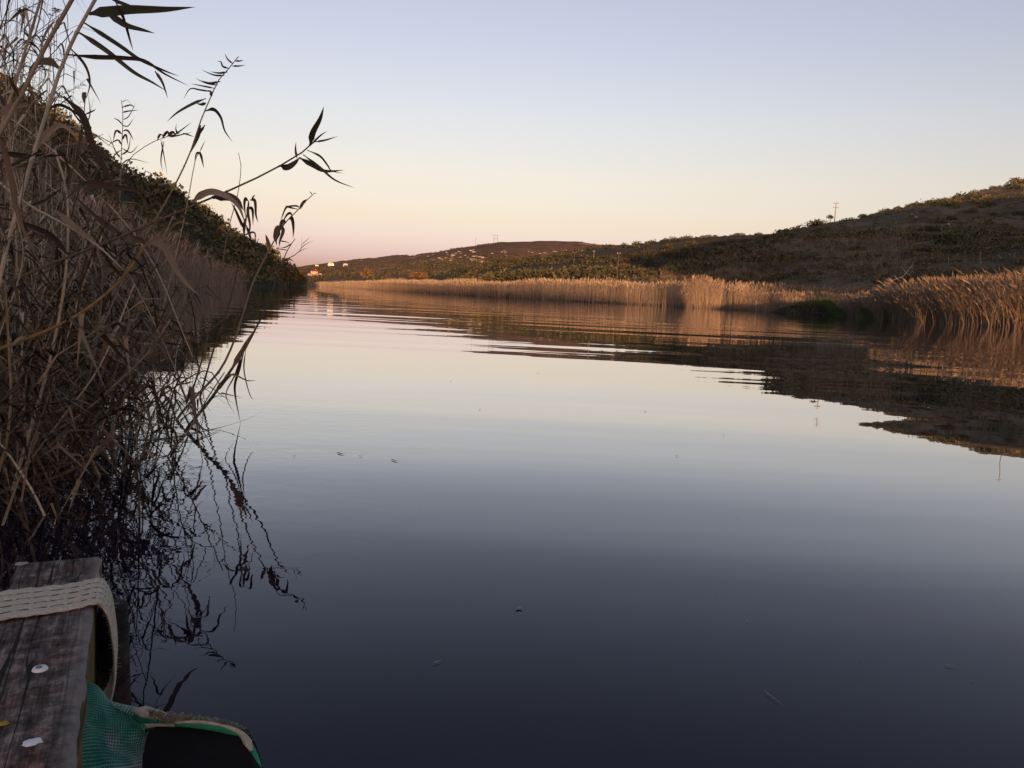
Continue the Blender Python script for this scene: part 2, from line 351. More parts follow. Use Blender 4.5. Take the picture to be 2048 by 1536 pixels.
left = Terrain('left_hill', [
    ('z', [(-900, 16, -.4), (-400, 20, -.4), (0, 30, -.4), (200, 40, -.4), (350, 55, -.4), (400, 64, -.4), (450, 74, -.4), (500, 92, -.4), (540, 122, -.4), (575, 165, -.4), (600, 250, -.4), (606, 262, -.4)]),
    ('z', [(-900, 20, .6), (-400, 25, .6), (0, 36, .6), (200, 46, .6), (350, 62, .6), (400, 72, .6), (450, 84, .6), (500, 104, .6), (540, 136, .6), (572, 180, .6), (594, 262, .6), (606, 280, .5)]),
    ('y', [(-900, 34, 200), (-400, 38, 280), (0, 50, 400), (200, 66, 450), (330, 88, 480), (420, 112, 510), (500, 145, 535), (560, 190, 555), (590, 270, 562), (606, 300, 566)]),
    ('y', [(-900, 48, -100), (-400, 52, 80), (0, 64, 270), (200, 84, 350), (330, 108, 420), (420, 135, 465), (500, 170, 503), (560, 210, 535), (590, 280, 556), (606, 310, 565)]),
    ('y', [(-900, 58, -420), (-400, 62, -120), (-100, 70, 100), (0, 74, 170), (60, 78, 198), (110, 84, 238), (200, 96, 287), (280, 112, 350), (330, 122, 377), (420, 152, 435), (500, 192, 484),
           (560, 224, 520), (585, 284, 540), (606, 315, 563)]),
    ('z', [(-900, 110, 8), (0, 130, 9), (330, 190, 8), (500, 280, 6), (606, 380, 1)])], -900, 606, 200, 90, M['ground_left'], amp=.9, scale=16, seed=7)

# near left bank: the mud shelf the reeds stand on
EDGE_Y = [0.6, 1.6, 2.0, 3.7, 4.5, 5.5, 6.5, 8.0, 10, 15, 20, 27, 35, 50, 68, 80, 110]
EDGE_X = [-1.7, -1.25, -1.3, -1.55, -2.1, -2.8, -3.6, -5.0, -6.5, -9, -10.5, -12.5, -15, -20, -24.5, -27.5, -36]
def edge(Y): return np.interp(Y, EDGE_Y, EDGE_X)
ys = np.concatenate([np.linspace(-30, 0, 6), np.linspace(.5, 9, 40), np.linspace(9.5, 110, 60)]); rowsV = []
for off, z in ((.5, -.3), (-.3, -.06), (-1.2, .02), (-3, .18), (-8, .5), (-25, 3.0)):
    e = edge(ys) + off; rowsV.append(np.stack([e + .15 * vnoise(ys, ys * 0 + off, .9, 4), ys, z + 0 * ys], -1))
P = np.array(rowsV); P[..., 2] += .05 * vnoise(P[..., 0], P[..., 1], .5, 21); nu = len(ys)
a = (np.arange(5)[:, None] * nu + np.arange(nu - 1)[None]).ravel()
tag(link('left_bank', mesh_np('left_bank', P.reshape(-1, 3), np.stack([a, a + nu, a + nu + 1, a + 1], -1), smooth=True), None, M['mud']), kind='structure')

# unseen ridge behind the camera, shaped to shade the river and light the right reeds: its crest height is given per metre across the sun's direction
tanE = math.tan(math.radians(SUN_EL)); DIST = 250.0
tt = [-500, -170, -60, -30, -17, -5, 0, 8, 16, 30, 34, 36.5, 39.3, 40.2, 43.8, 46, 48.5, 53, 60, 75, 120, 160, 250, 300, 420, 700]
BB = [26, 24, 22, 20, 17, 14.3, 14, 12.5, 11, 9.3, 7.6, 6.3, 4.6, 2.8, 2.6, 3.9, 6, 15, 24, 33, 46, 52, 56, 40, 22, 20]
ts = np.linspace(-500, 700, 400); Bz = np.interp(ts, tt, BB) + DIST * tanE
cax, cay = math.cos(math.radians(SUN_AZ)), math.sin(math.radians(SUN_AZ))
rowsV = []
for s_, k in ((190, 0), (215, .55), (250, 1), (300, .7), (380, 0)):
    z = (Bz + 1.2) * k - 1.2 + (0 if k in (0, 1) else 1.2 * vnoise(ts, ts * 0 + s_, 9, 33))
    rowsV.append(np.stack([ts * cax + sx * s_, ts * cay + sy * s_, z], -1))
P = np.array(rowsV); nu = len(ts); a = (np.arange(4)[:, None] * nu + np.arange(nu - 1)[None]).ravel()
tag(link('unseen_shade_hill', mesh_np('unseen_shade_hill', P.reshape(-1, 3), np.stack([a, a + 1, a + nu + 1, a + nu], -1), smooth=True), None, M['ground_valley']), kind='structure')

# ------------------------------------------------------------------ bushes
def bush_batch(P, R, nq, leaf=.3, squash=.75, tint=None, seed=0):
    """many bushes in one mesh: each a lumpy cloud of nq leaf-clump quads round a small core"""
    g = np.random.default_rng(seed); n = len(P); P = np.asarray(P); R = np.asarray(R)
    d = g.normal(size=(n, nq, 3)); d /= np.linalg.norm(d, axis=2)[..., None]
    lob = g.normal(size=(n, 5, 3)); lob /= np.linalg.norm(lob, axis=2)[..., None]
    bump = .72 + .42 * np.max(np.einsum('nqc,nlc->nql', d, lob), axis=2) ** 3
    rad = g.random((n, nq)) ** .35 * bump
    d[..., 2] = np.abs(d[..., 2]) * 1.0 - .15
    c = P[:, None] + d * (rad * R[:, None])[..., None] * np.array([1, 1, squash * 1.25])
    a = g.normal(size=(n, nq, 3)); a /= np.linalg.norm(a, axis=2)[..., None]
    b = np.cross(a, g.normal(size=(n, nq, 3))); b /= np.linalg.norm(b, axis=2)[..., None]
    sz = (leaf * R)[:, None, None] * g.uniform(.5, 1.1, (n, nq, 1))
    V = np.stack([c - a * sz * .6, c - b * sz * .45, c + a * sz * .6, c + b * sz * .45], 2).reshape(-1, 3)
    Q = np.arange(n * nq * 4).reshape(-1, 4)
    t = g.random(n) if tint is None else tint
    tv = np.repeat(np.repeat(t, nq) + g.uniform(-.12, .12, n * nq), 4)
    return V, Q, np.clip(tv, 0, .999)
def stuff(name, V, Q, t, mat, label, cat):
    o = link(name, mesh_np(name, V, Q, t), None, mat); return tag(o, label, cat, kind='stuff')
def scatter(ter, n, v0, v1, u0_=0.0, u1_=1.0, seed=0, dens=None):
    g = np.random.default_rng(seed); u = g.uniform(u0_, u1_, n); v = g.uniform(v0, v1, n)
    P = ter.uv(u, v)
    if dens is not None:
        k = vnoise(P[:, 0], P[:, 1], dens[0], seed + 50) > dens[1]; P = P[k]
    return P
P = scatter(left, 3200, .17, .82, .05, 1, 21); R = (.45 + 2.3 * rng.random(len(P)) ** 2.4) * np.clip(P[:, 1] / 110, .75, 1.15)
V, Q, t = bush_batch(P, R, 70, .24, seed=1, tint=np.clip(.45 + .35 * vnoise(P[:, 0], P[:, 1], 14, 61) + rng.uniform(-.25, .25, len(P)), 0, .99))
stuff('hillside_scrub', V, Q, t, M['hill_scrub'], 'dense dark green scrub covering the steep hillside behind the left reeds', 'scrub')
P = scatter(valley, 1500, .30, .86, .1, 1, 22, (30, -.35)); R = rng.uniform(1.2, 2.9, len(P))
V, Q, t = bush_batch(P, R, 60, .27, seed=2)
stuff('valley_thicket', V, Q, t, M['shaded_valley_scrub'], 'dark thicket filling the little valley behind the far reed bed', 'thicket')
P = scatter(right, 2800, .42, .87, 0, .55, 23, (34, -.12)); R = .3 + 1.5 * rng.random(len(P)) ** 2.5
V, Q, t = bush_batch(P, R, 54, .24, .6, seed=3)
stuff('hill_heath', V, Q, t, M['warm_scrub'], 'low olive and brown heath scattered over the right hill', 'heath')
P = scatter(right, 1300, .58, .86, .05, .6, 27, (38, -.12)); R = .6 + 2.6 * rng.random(len(P)) ** 2
V, Q, t = bush_batch(P, R, 80, .22, .6, seed=8)
stuff('upper_heath', V, Q, t, M['scrub'], 'darker bushy heath along the upper slope of the right hill', 'heath')
P = scatter(right, 950, .72, .85, .05, .6, 28); R = .35 + 1.3 * rng.random(len(P)) ** 2.2
V, Q, t = bush_batch(P, R, 48, .26, .6, seed=12)
stuff('crest_heath', V, Q, t, M['warm_scrub'], 'small mixed bushes just under the crest of the right hill', 'heath')
P = scatter(far, 4200, .22, .70, 0, 1, 24, (70, -.3)); R = rng.uniform(1.2, 3.2, len(P))
V, Q, t = bush_batch(P, R, 28, .38, .6, seed=4)
stuff('far_scrub', V, Q, t, M['far_scrub'], 'brown green scrub spotting the lower slopes of the distant hill', 'scrub')
P = scatter(far, 800, .70, .845, 0, 1, 25, (60, .0)); R = rng.uniform(.9, 2.0, len(P))
V, Q, t = bush_batch(P, R, 24, .4, .6, seed=5)
stuff('ridge_scrub', V, Q, t, M['far_scrub'], 'small bushes along the upper slope and crest of the distant hill', 'scrub')

# individual shrubs: prototypes with crown and stems, copied
def shrub_proto(seed, mat, nq=330, squash=.75, trunk=0.0, leaf=.2):
    g = np.random.default_rng(seed)
    e = empty('shrub')
    V, Q, t = bush_batch(np.array([[0, 0, trunk]]), np.array([1.0]), nq, leaf, squash, np.array([.5]), seed)
    c = link('crown', mesh_np('crown', V, Q, t), e, mat)
    mb = MB()
    for k in range(4):
        an = g.uniform(0, 6.3); q = np.array([[0.05 * math.cos(an), .05 * math.sin(an), -.3], [.1 * math.cos(an), .1 * math.sin(an), trunk * .5 + .1], [.4 * math.cos(an), .4 * math.sin(an), trunk + .45]])
        mb.add(*tube(catmull(q, 3), np.linspace(.05, .015, 7), 5))
    link('trunk', mb.mesh('trunk'), e, M['bark'])
    return e
def copy_tree(o, parent=None):
    c = o.copy(); col.objects.link(c)
    if parent is not None: c.parent = parent
    for ch in o.children: copy_tree(ch, c)
    return c
protos = {}
def place(kind, P, s, name, label, cat, group=None, sz=1.0):
    key = kind
    if key not in protos:
        spec = {'scrub0': (31, M['scrub'], 340, .75, .0), 'scrub1': (32, M['scrub'], 300, .6, .1), 'scrub2': (33, M['warm_scrub'], 320, .7, .0),
                'tree': (34, M['scrub'], 420, .8, 1.1), 'amber': (35, M['amber'], 420, .9, .4), 'gold': (36, M['amber'], 300, .7, .1)}[kind]
        protos[key] = [shrub_proto(*spec), False]
    pr = protos[key]
    if not pr[1]: o = pr[0]; pr[1] = True
    else: o = copy_tree(pr[0])
    o.name = name; o.location = P; o.scale = (s, s, s * sz); o.rotation_euler[2] = random.uniform(0, 6.28)
    for k in ('label', 'category', 'group'):
        if k in o: del o[k]
    return tag(o, label, cat, group)
# skyline of the right hill
for i in range(58):
    px = 1300 + i * 13.2 + random.uniform(-5, 5)
    T = right if px > 1520 else valley
    P = T.top(px)
    if P is None: continue
    s = random.uniform(.7, 1.9) * (1.25 if px < 1600 else .9)
    if 1655 < px < 1760: s *= .55
    zn = ['on the low saddle where the distant hill ends', 'on the lower skyline left of the big round bush', 'between the power pole and the lone skyline bush', 'on the higher skyline right of the lone bush', 'near the top right end of the skyline'][int(np.digitize(px, [1400, 1600, 1740, 1900]))]
    place(random.choice(['scrub0', 'scrub1', 'scrub2']), P + [0, 0, -.2], s, 'shrub', ('small' if s < 1.1 else 'middling' if s < 1.6 else 'larger') + ' dark shrub ' + zn, 'shrub', 'shrubs along the skyline of the right hill', random.uniform(.7, 1.1))
P = right.top(1632); place('scrub0', P + [0, 0, .2], 3.6, 'shrub', 'largest rounded bush on the right skyline, just left of the power pole', 'bush', None, .9)
P = right.top(1660); place('tree', P, 1.4, 'tree', 'small round-headed tree standing between the big bush and the power pole', 'tree', None, 1)
P = right.top(1725); place('scrub1', P, 1.8, 'shrub', 'lone dark bush on the bare skyline right of the power pole', 'bush')
P = right.top(2032); place('scrub1', P, 3.0, 'shrub', 'broad dark bush at the highest point of the right skyline', 'bush')
mids = [(1700, 500, 2.0), (1712, 498, 1.8), (1870, 478, 3.2), (1890, 482, 2.6), (1925, 478, 2.0), (1965, 470, 2.6), (1850, 460, 3.0), (1875, 445, 3.4), (1900, 440, 3.0), (1940, 425, 3.2),
        (1980, 410, 3.0), (2015, 470, 2.4), (2000, 480, 2.0), (1840, 470, 2.6), (1820, 475, 1.8), (1660, 535, 1.6), (1680, 532, 2.0), (1690, 540, 1.6), (1775, 535, 2.2), (1560, 550, 1.3), (1590, 548, 1.4),
        (1640, 548, 1.6), (1750, 545, 1.7), (2040, 430, 2.6), (1905, 500, 1.6), (1935, 502, 1.5), (1960, 500, 1.6), (1880, 500, 1.5), (1845, 500, 1.6), (1815, 490, 1.7)]
for px, py, s in mids:
    P = right.hit(px, py)
    if P is None: continue
    place(random.choice(['scrub0', 'scrub1']), P + [0, 0, -.1], s * .8, 'shrub', ('large' if s > 2.7 else 'middling' if s > 1.9 else 'small') + ' dark shrub ' + ('high on the right hill under the skyline' if py < 450 else 'just above the wire fence' if py < 510 and px > 1780 else 'beside the dry stalk field' if py < 510 else 'below the fence on the flat ground') + (' near the right edge' if px > 1950 else ''), 'shrub', 'shrubs on the slope of the right hill', .8)
for px, py, s in [(1930, 425, 2.2), (1960, 415, 2.4), (1990, 430, 2.0), (1900, 412, 1.8), (1520, 545, 2.0)]:
    P = right.hit(px, py); place('scrub2', P, s * .8, 'shrub', 'yellowish olive shrub among the darker ones on the right hill', 'shrub', 'yellowish shrubs on the right hill', .7)
P = left.hit(592, 548)
for px, Y, z, s, lab in [(568, 150, .3, 3.2, 'amber leaved tree at the foot of the left hill where the river bends'), (590, 205, .3, 3.4, 'second amber tree, right of the first, at the end of the left bank')]:
    P = ptz(px, Y, z); place('amber', P, s, 'tree', lab, 'tree', None, 1.0)
for i in range(26):
    px = 300 + i * 11.5 + random.uniform(-4, 4); P = left.top(px)
    if P is None: continue
    place(random.choice(['scrub0', 'scrub2', 'scrub2', 'scrub1']), P + [0, 0, -.3], random.uniform(1.0, 1.7) * P[1] / 150, 'shrub', ('rounded bush on the left hill crest behind the tall reeds' if px < 400 else 'rounded bush on the left hill crest between the thin stems' if px < 500 else 'rounded bush where the left hill crest drops to the river'), 'shrub', 'bushes along the crest of the left hill', random.uniform(.7, 1))
for px, py, s in [(735, 558, 3.0), (760, 562, 2.6), (775, 560, 2.6), (590, 556, 2.4)]:
    P = far.hit(px, py)
    if P is not None: place('scrub0', P, s, 'shrub', 'dark shrub on the far bank behind the sunlit reeds', 'shrub', 'dark shrubs on the far bank', .9)
P = far.hit(733, 552); place('gold', P, 4.2, 'shrub', 'yellow orange bush on the far bank below the houses', 'bush')
P = far.hit(838, 556); place('gold', P, 4.6, 'shrub', 'broad straw coloured bush behind the far reed bed', 'bush', None, .8)
for px, py, s in [(935, 562, 2.6), (950, 558, 3.0), (975, 558, 2.8), (1000, 556, 3.2), (1030, 556, 3.4), (1060, 552, 3.6), (1090, 550, 3.8), (1120, 552, 3.8), (1150, 548, 4), (1190, 545, 4), (1220, 548, 4), (1250, 540, 4), (1280, 545, 3)]:
    P = valley.hit(px, py)
    if P is not None: place(random.choice(['scrub0', 'scrub1']), P, s * .8, 'tree', ('dark bushy tree at the left end of the thicket behind the long reed bed' if px < 1010 else 'dark bushy tree behind the long reed bed, left of the two poles' if px < 1140 else 'dark bushy tree between the two poles in the thicket' if px < 1230 else 'dark bushy tree just right of the thinner pole'), 'tree', 'dark trees behind the long reed bed', .9)

# ------------------------------------------------------------------ reed beds (countless): prism stems with leaves and plumes
def reed_batch(B, H, lean, seed, r=.006, leaves=3, plume=True, leafw=.011):
    """B base points (n,3), H heights, lean (n,2) horizontal offset of the tip"""
    g = np.random.default_rng(seed); n = len(B); segs = 3; Vs = []; Qs = []; base = 0; tn = g.random(n); tints = []
    tv = np.linspace(0, 1, segs + 1); ang = np.arange(3) / 3 * 2 * PI
    def stem(t): # (n,len,3)
        t = np.asarray(t)
        return np.stack([B[:, 0, None] + lean[:, 0, None] * t ** 1.7, B[:, 1, None] + lean[:, 1, None] * t ** 1.7, B[:, 2, None] + H[:, None] * (t - .08 * np.hypot(lean[:, 0], lean[:, 1])[:, None] / H[:, None] * t ** 2)], -1)
    S = stem(np.broadcast_to(tv, (n, segs + 1)))
    rr = (r * (1 - .75 * tv))[None, :, None, None] * g.uniform(.7, 1.3, n)[:, None, None, None]
    ring = np.stack([np.cos(ang), np.sin(ang), 0 * ang], -1)[None, None]
    V = (S[:, :, None] + ring * rr).reshape(n, -1, 3)
    i = (np.arange(segs)[:, None] * 3); j = np.arange(3)[None]; q = np.stack([i + j, i + (j + 1) % 3, i + 3 + (j + 1) % 3, i + 3 + j], -1).reshape(-1, 4)
    Vs.append(V.reshape(-1, 3)); Qs.append((q[None] + (np.arange(n) * V.shape[1])[:, None, None]).reshape(-1, 4)); tints.append(np.repeat(tn, V.shape[1])); base = n * V.shape[1]
    for k in range(leaves):
        t0 = g.uniform(.35, .95, n); p = stem(t0[:, None])[:, 0]; an = g.uniform(0, 2 * PI, n); ln = g.uniform(.25, .5, n) * np.clip(H / 3, .5, 1.2)
        dx = np.stack([np.cos(an), np.sin(an), 0 * an], -1); up = np.array([0, 0, 1.0])
        m1 = p + dx * (ln * .45)[:, None] + up * (ln * .32)[:, None]; tip = p + dx * (ln * .95)[:, None] + up * (ln * g.uniform(-.5, .4, n))[:, None]
        w = np.stack([-np.sin(an), np.cos(an), g.uniform(-.6, .6, n)], -1) * (leafw * g.uniform(.6, 1.3, n))[:, None]
        V = np.stack([p, m1 - w, tip, m1 + w], 1).reshape(-1, 3); Vs.append(V); Qs.append(np.arange(n * 4).reshape(-1, 4) + base); base += n * 4
        tints.append(np.repeat(np.clip(tn + g.uniform(-.3, .2, n), 0, .99), 4))
    if plume:
        for k in range(3):
            p = stem(np.full((n, 1), .93))[:, 0]; tip = stem(np.full((n, 1), 1.07))[:, 0] + g.normal(0, .05, (n, 3)); md = (p + tip) / 2
            an = g.uniform(0, 2 * PI, n); w = np.stack([np.cos(an), np.sin(an), 0 * an], -1) * .022
            V = np.stack([p, md - w, tip, md + w], 1).reshape(-1, 3); Vs.append(V); Qs.append(np.arange(n * 4).reshape(-1, 4) + base); base += n * 4
            tints.append(np.repeat(np.clip(tn * .5 + .35, 0, .99), 4))
    return np.concatenate(Vs), np.concatenate(Qs), np.concatenate(tints)
def bed(name, pts, depth, n, h0, h1, seed, label, mat='straw_bed', lean=.35, tilt=(0, 0), r=.006, leaves=3, hs=None, z0=-.1):
    """pts: shoreline (px, Y); reeds stand from the line back over 'depth' metres"""
    g = np.random.default_rng(seed); L_ = np.array([ptz(a, b, 0)[:2] for a, b in pts])
    sl = np.concatenate([[0], np.cumsum(np.linalg.norm(np.diff(L_, axis=0), axis=1))])
    u = g.uniform(0, sl[-1], n); x = np.interp(u, sl, L_[:, 0]); y = np.interp(u, sl, L_[:, 1])
    v = g.random(n) ** 1.2 * depth * (1 + .25 * vnoise(u, u * 0, 4, seed))
    x = x + v * .25 + .5 * vnoise(u, u * 0 + 3, 2.5, seed + 1); y = y + v * .97 + 1.0 * vnoise(u, u * 0 + 7, 3.0, seed + 2)
    H = (h0 + (h1 - h0) * g.random(n) ** .8 * 1.15) * (1 + .14 * vnoise(u, v, 9, seed + 3) + .10 * vnoise(u, v, 1.6, seed + 4)) * np.where(g.random(n) < .12, g.uniform(.4, .8, n), 1)
    if hs is not None: H = H * np.interp(u, np.interp([h_[0] for h_ in hs], [p_[0] for p_ in pts], sl), [h_[1] for h_ in hs])
    ln = np.stack([g.normal(tilt[0], lean, n), g.normal(tilt[1], lean, n)], -1) * (H / 3)[:, None]
    B = np.stack([x, y, np.clip(v * .05 + z0, z0, .9)], -1)
    V, Q, t = reed_batch(B, H, ln, seed + 9, r, leaves)
    return stuff(name, V, Q, t, M[mat], label, 'reed bed')
bed('far_reed_bed', [(560, 300), (600, 325), (640, 285), (700, 235), (750, 203), (800, 182)], 12, 5000, 1.9, 2.6, 41, 'sunlit pinkish reed bed on the far bank where the river bends', r=.02, leaves=2, hs=[(560, .45), (620, .6), (680, .72), (740, .9), (800, 1.0)])
bed('long_reed_bed', [(745, 206), (800, 180), (850, 163), (900, 149), (1000, 131), (1100, 120), (1250, 113), (1400, 106), (1490, 103)], 13, 11500, 2.7, 3.5, 42, 'long pale reed bed lining the opposite bank', r=.012, leaves=3, hs=[(745, .66), (850, .66), (1000, .72), (1100, .84), (1231, .98), (1300, .92), (1490, .95)])
bed('middle_reed_bed', [(1470, 112), (1550, 110), (1640, 108), (1760, 102), (1850, 96)], 12, 4200, 2.5, 3.3, 43, 'grey brown reed bed set back behind the grassy mound', r=.011)
bed('reed_clump_bed', [(1362, 104), (1385, 101), (1405, 99.5), (1440, 102)], 6, 800, 2.2, 3.9, 44, 'taller warm coloured tuft of reeds jutting from the long reed bed', r=.013, lean=.55, hs=[(1362, .7), (1400, 1), (1440, .75)])
# the big sunlit clump on the right, stems leaning out over the water
HS = [(1700, .34), (1735, .42), (1790, .54), (1850, .64), (1900, .72), (1960, .80), (2048, .9), (2350, .95)]
bed('sunlit_reed_bed', [(1700, 80), (1735, 73), (1790, 68), (1850, 63), (1900, 60), (1960, 57.5), (2048, 54.5), (2200, 50), (2350, 47)], 9, 5200, 3.1, 4.1, 45, 'tall orange sunlit reed bed leaning over the water at right', r=.016, lean=.5, tilt=(-.6, -.2), leaves=2, hs=HS)
bed('mound_edge_reeds', [(1470, 106), (1540, 100), (1580, 94), (1640, 97), (1700, 88), (1750, 78)], 5, 2600, .6, 2.2, 48, 'shorter dim reeds growing round the grassy mound', r=.011)
bed('leaning_reed_edge', [(1695, 80), (1725, 73.5), (1790, 67.5), (1850, 62.5), (1900, 59.5), (1960, 57), (2048, 54), (2200, 49.5)], 2.5, 1000, 2.0, 4.2, 46, 'loose reeds fanning out low along the edge of the sunlit bed', r=.019, lean=.9, tilt=(-1.3, -.5), leaves=3, hs=[(1695, .5), (1725, .55), (1850, .8), (2200, 1)])
bed('inlet_edge_grass', [(1590, 95), (1640, 89), (1690, 80), (1735, 72), (1790, 67)], 4, 2600, .35, .9, 47, 'low dark sedge along the muddy edge of the inlet', 'grass', .3, r=.012, leaves=2)
# left bank beds
g = np.random.default_rng(5)
n = 8000; yy = 11 + 80 * g.random(n) ** 1.15; v = g.random(n) ** 1.1 * (2.5 + yy * .09); xx = edge(yy) - v + g.normal(0, .25, n)
H = g.uniform(2.0, 2.9, n) * np.interp(yy, [10, 27, 50, 80], [.85, .95, .85, .7]) * (1 + .12 * vnoise(xx, yy, 3, 71))
ln = np.stack([g.normal(.25, .35, n), g.normal(-.1, .35, n)], -1)
V, Q, t = reed_batch(np.stack([xx, yy, np.clip(v * .05 - .1, -.1, .4)], -1), H, ln, 72, .0075, 4)
stuff('left_reed_bed', V, Q, t, M['straw_bed'], 'dense straw coloured reed bed at the foot of the left hill', 'reed bed')

# mound of green grass and its dark bank in front of the middle bed
def mound(cx, cy, rx, ry, h, name, mat):
    nu, nv = 48, 14; V = []
    for j in range(nv):
        f = j / (nv - 1)
        for i in range(nu):
            a_ = 2 * PI * i / nu; k = f * (1 + .12 * math.sin(3 * a_) + .08 * math.sin(7 * a_ + 1))
            V.append((cx + rx * k * math.cos(a_), cy + ry * k * math.sin(a_), h * (1 - f ** 2.6) * (1 + .10 * math.sin(3 * a_ + 7 * f) + .09 * math.sin(8 * a_ + 15 * f)) - .15))
    V = np.array(V); a = np.arange(nv - 1)[:, None] * nu; b = np.arange(nu)[None]; b2 = (b + 1) % nu
    Q = np.stack([a + b, a + b2, a + nu + b2, a + nu + b], -1).reshape(-1, 4)
    return tag(link(name, mesh_np(name, V, Q, smooth=True), None, mat), kind='structure'), V
c = ptz(1655, 90, 0)
_, MV = mound(c[0], c[1], 5.6, 4.4, 1.3, 'grassy_mound', M['mud'])
idx = g.integers(0, len(MV), 5200); B = MV[idx] + g.normal(0, .45, (5200, 3)) * [1, 1, 0]
B = B[(B[:, 2] > .75) | (g.random(5200) < .16)]; B[:, 2] -= .12; nB = len(B)
V, Q, t = reed_batch(B, g.uniform(.3, .85, nB), g.normal(0, .3, (nB, 2)), 81, .012, 3, False, .025)
stuff('mound_grass', V, Q, t, M['grass'], 'fresh green grass covering the low mound by the inlet', 'grass')

# dry stalk field on the lower lobe of the right hill
P = scatter(right, 9000, .47, .72, .04, .33, 91, (18, -.35)); nP = len(P)
V, Q, t = reed_batch(P, g.uniform(.5, 1.3, nP), g.normal(0, .2, (nP, 2)), 92, .022, 2, False)
stuff('dry_field', V, Q, t, M['field'], 'field of dry upright stalks on the lower right slope', 'dry field')
P = scatter(right, 11000, .27, .86, .05, .6, 93, (9, -.45)); nP = len(P)
V, Q, t = reed_batch(P, g.uniform(.25, .7, nP), g.normal(0, .25, (nP, 2)), 94, .018, 2, False)
stuff('rough_grass', V, Q, t, M['field'], 'rough brown grass on the flat and slopes behind the right reeds', 'grass')
# ------------------------------------------------------------------ near reeds
def leafmesh(P, w, tw, side=None, tint=0.0, fold=.25, name='leaf'):
    V, Q, _ = blade(P, w, tw, side, fold); return mesh_np(name, V, Q, np.full(len(V), tint), False)
def stem_mesh(P, r0_, r1_, tint=0.0, node=0.18):
    """hollow cane: smooth taper with swollen joints"""
    P = np.asarray(P); L_ = np.concatenate([[0], np.cumsum(np.linalg.norm(np.diff(P, axis=0), axis=1))]); tot = L_[-1]
    ss = [0]; k = node * .6
    while k < tot: ss += [k - .006, k, k + .006]; k += node
    ss = np.unique(np.clip(np.concatenate([ss, np.linspace(0, tot, 26)]), 0, tot))
    Q = np.stack([np.interp(ss, L_, P[:, i]) for i in range(3)], -1); R = np.interp(ss / tot, [0, 1], [r0_, r1_])
    dn = np.abs(((ss - node * .6 + node / 2) % node) - node / 2); R = R * (1 + .28 * (dn < .003))
    V, q, T = tube(Q, R, 7); mb = MB(); mb.add(V, q, T, tint); return mb.mesh('stem', True)
# prototypes for the tangle: local z up, lean along +x
def reed_proto(k):
    g = random.Random(100 + k); h = g.uniform(.9, 1.05)
    e = empty('reed')
    bend = g.uniform(.05, .45); kink = g.random() < .3
    pts = [(0, 0, -.1), (0.02, g.uniform(-.02, .02), .15), (bend * .18, g.uniform(-.03, .03), .4), (bend * .5, g.uniform(-.05, .05), .7)]
    pts += [(bend * .9 + .25, .05, .62), (bend + .42, .08, .45)] if kink else [(bend * .85, g.uniform(-.06, .06), .9), (bend * 1.15 + .03, 0, 1.0 * h)]
    P = catmull(pts, 6); S = 3.0; P = P * S
    link('stem', stem_mesh(P, .0062, .0022), e, M['straw'])
    nl = g.randint(6, 10)
    for i in range(nl):
        f = .3 + .68 * (i + g.random() * .5) / nl; p = P[min(len(P) - 1, int(f * len(P)))]
        an = g.uniform(0, 2 * PI); d = np.array([math.cos(an), math.sin(an), 0]); ln = g.uniform(.22, .5); mode = g.random()
        if mode < .45:   # hanging, withered
            q = [p, p + d * .05 + [0, 0, .04], p + d * .10 + [0, 0, -.08], p + d * .12 * g.uniform(.7, 1.6) + [0, 0, -ln]]
        else:
            q = [p, p + d * ln * .3 + [0, 0, ln * .3], p + d * ln * .7 + [0, 0, ln * .3 * g.uniform(.2, 1)], p + d * ln + [0, 0, ln * g.uniform(-.4, .3)]]
        mat = M['dead_leaf'] if mode < .66 else (M['pale_leaf'] if mode < .78 else M['dark_leaf'])
        link('leaf', leafmesh(catmull(q, 4), g.uniform(.006, .015), g.uniform(-2.5, 2.5), None, g.random() * .3), e, mat)
    if k % 3 == 0 and not kink:
        mb = MB(); tip = P[-1]; T = P[-1] - P[-4]; T /= np.linalg.norm(T)
        for i in range(34):
            s = g.random(); b0 = tip - T * .22 * (1 - s) + T * .08; an = g.uniform(0, 6.28)
            dv = T * .5 + np.array([math.cos(an), math.sin(an), .1]) * .55; q = np.array([b0, b0 + dv * .035, b0 + dv * .08 * g.uniform(.6, 1.2) + [0, 0, -.012]])
            mb.add(*blade(catmull(q, 2), .005))
        link('plume', mb.mesh('plume'), e, M['straw'])
    return e
RP = [reed_proto(k) for k in range(14)]; usedp = [False] * 14
def env_top(px):
    return np.interp(px, [-400, 60, 150, 190, 230, 260, 290, 320, 360, 420, 460, 461], [-400, -300, -60, 60, 180, 260, 350, 430, 520, 640, 720, 5000])
def proj(p):
    d = np.asarray(p) - C0; k = d @ fwd; return (d @ RT) / k * F + 1024, 768 - (d @ UP) / k * F
def sample(o_):
    out = []
    for ch in o_.children: vs = ch.data.vertices; out += [np.array(vs[k_].co) for k_ in range(0, len(vs), max(1, len(vs) // 7))] + [np.array(vs[-1].co)]
    return np.array(out)
TIPS = [sample(o_) for o_ in RP]
G_REED = 'dry reeds in the tangle on the left bank'
cnt = 0
gg = random.Random(5)
tries = 0
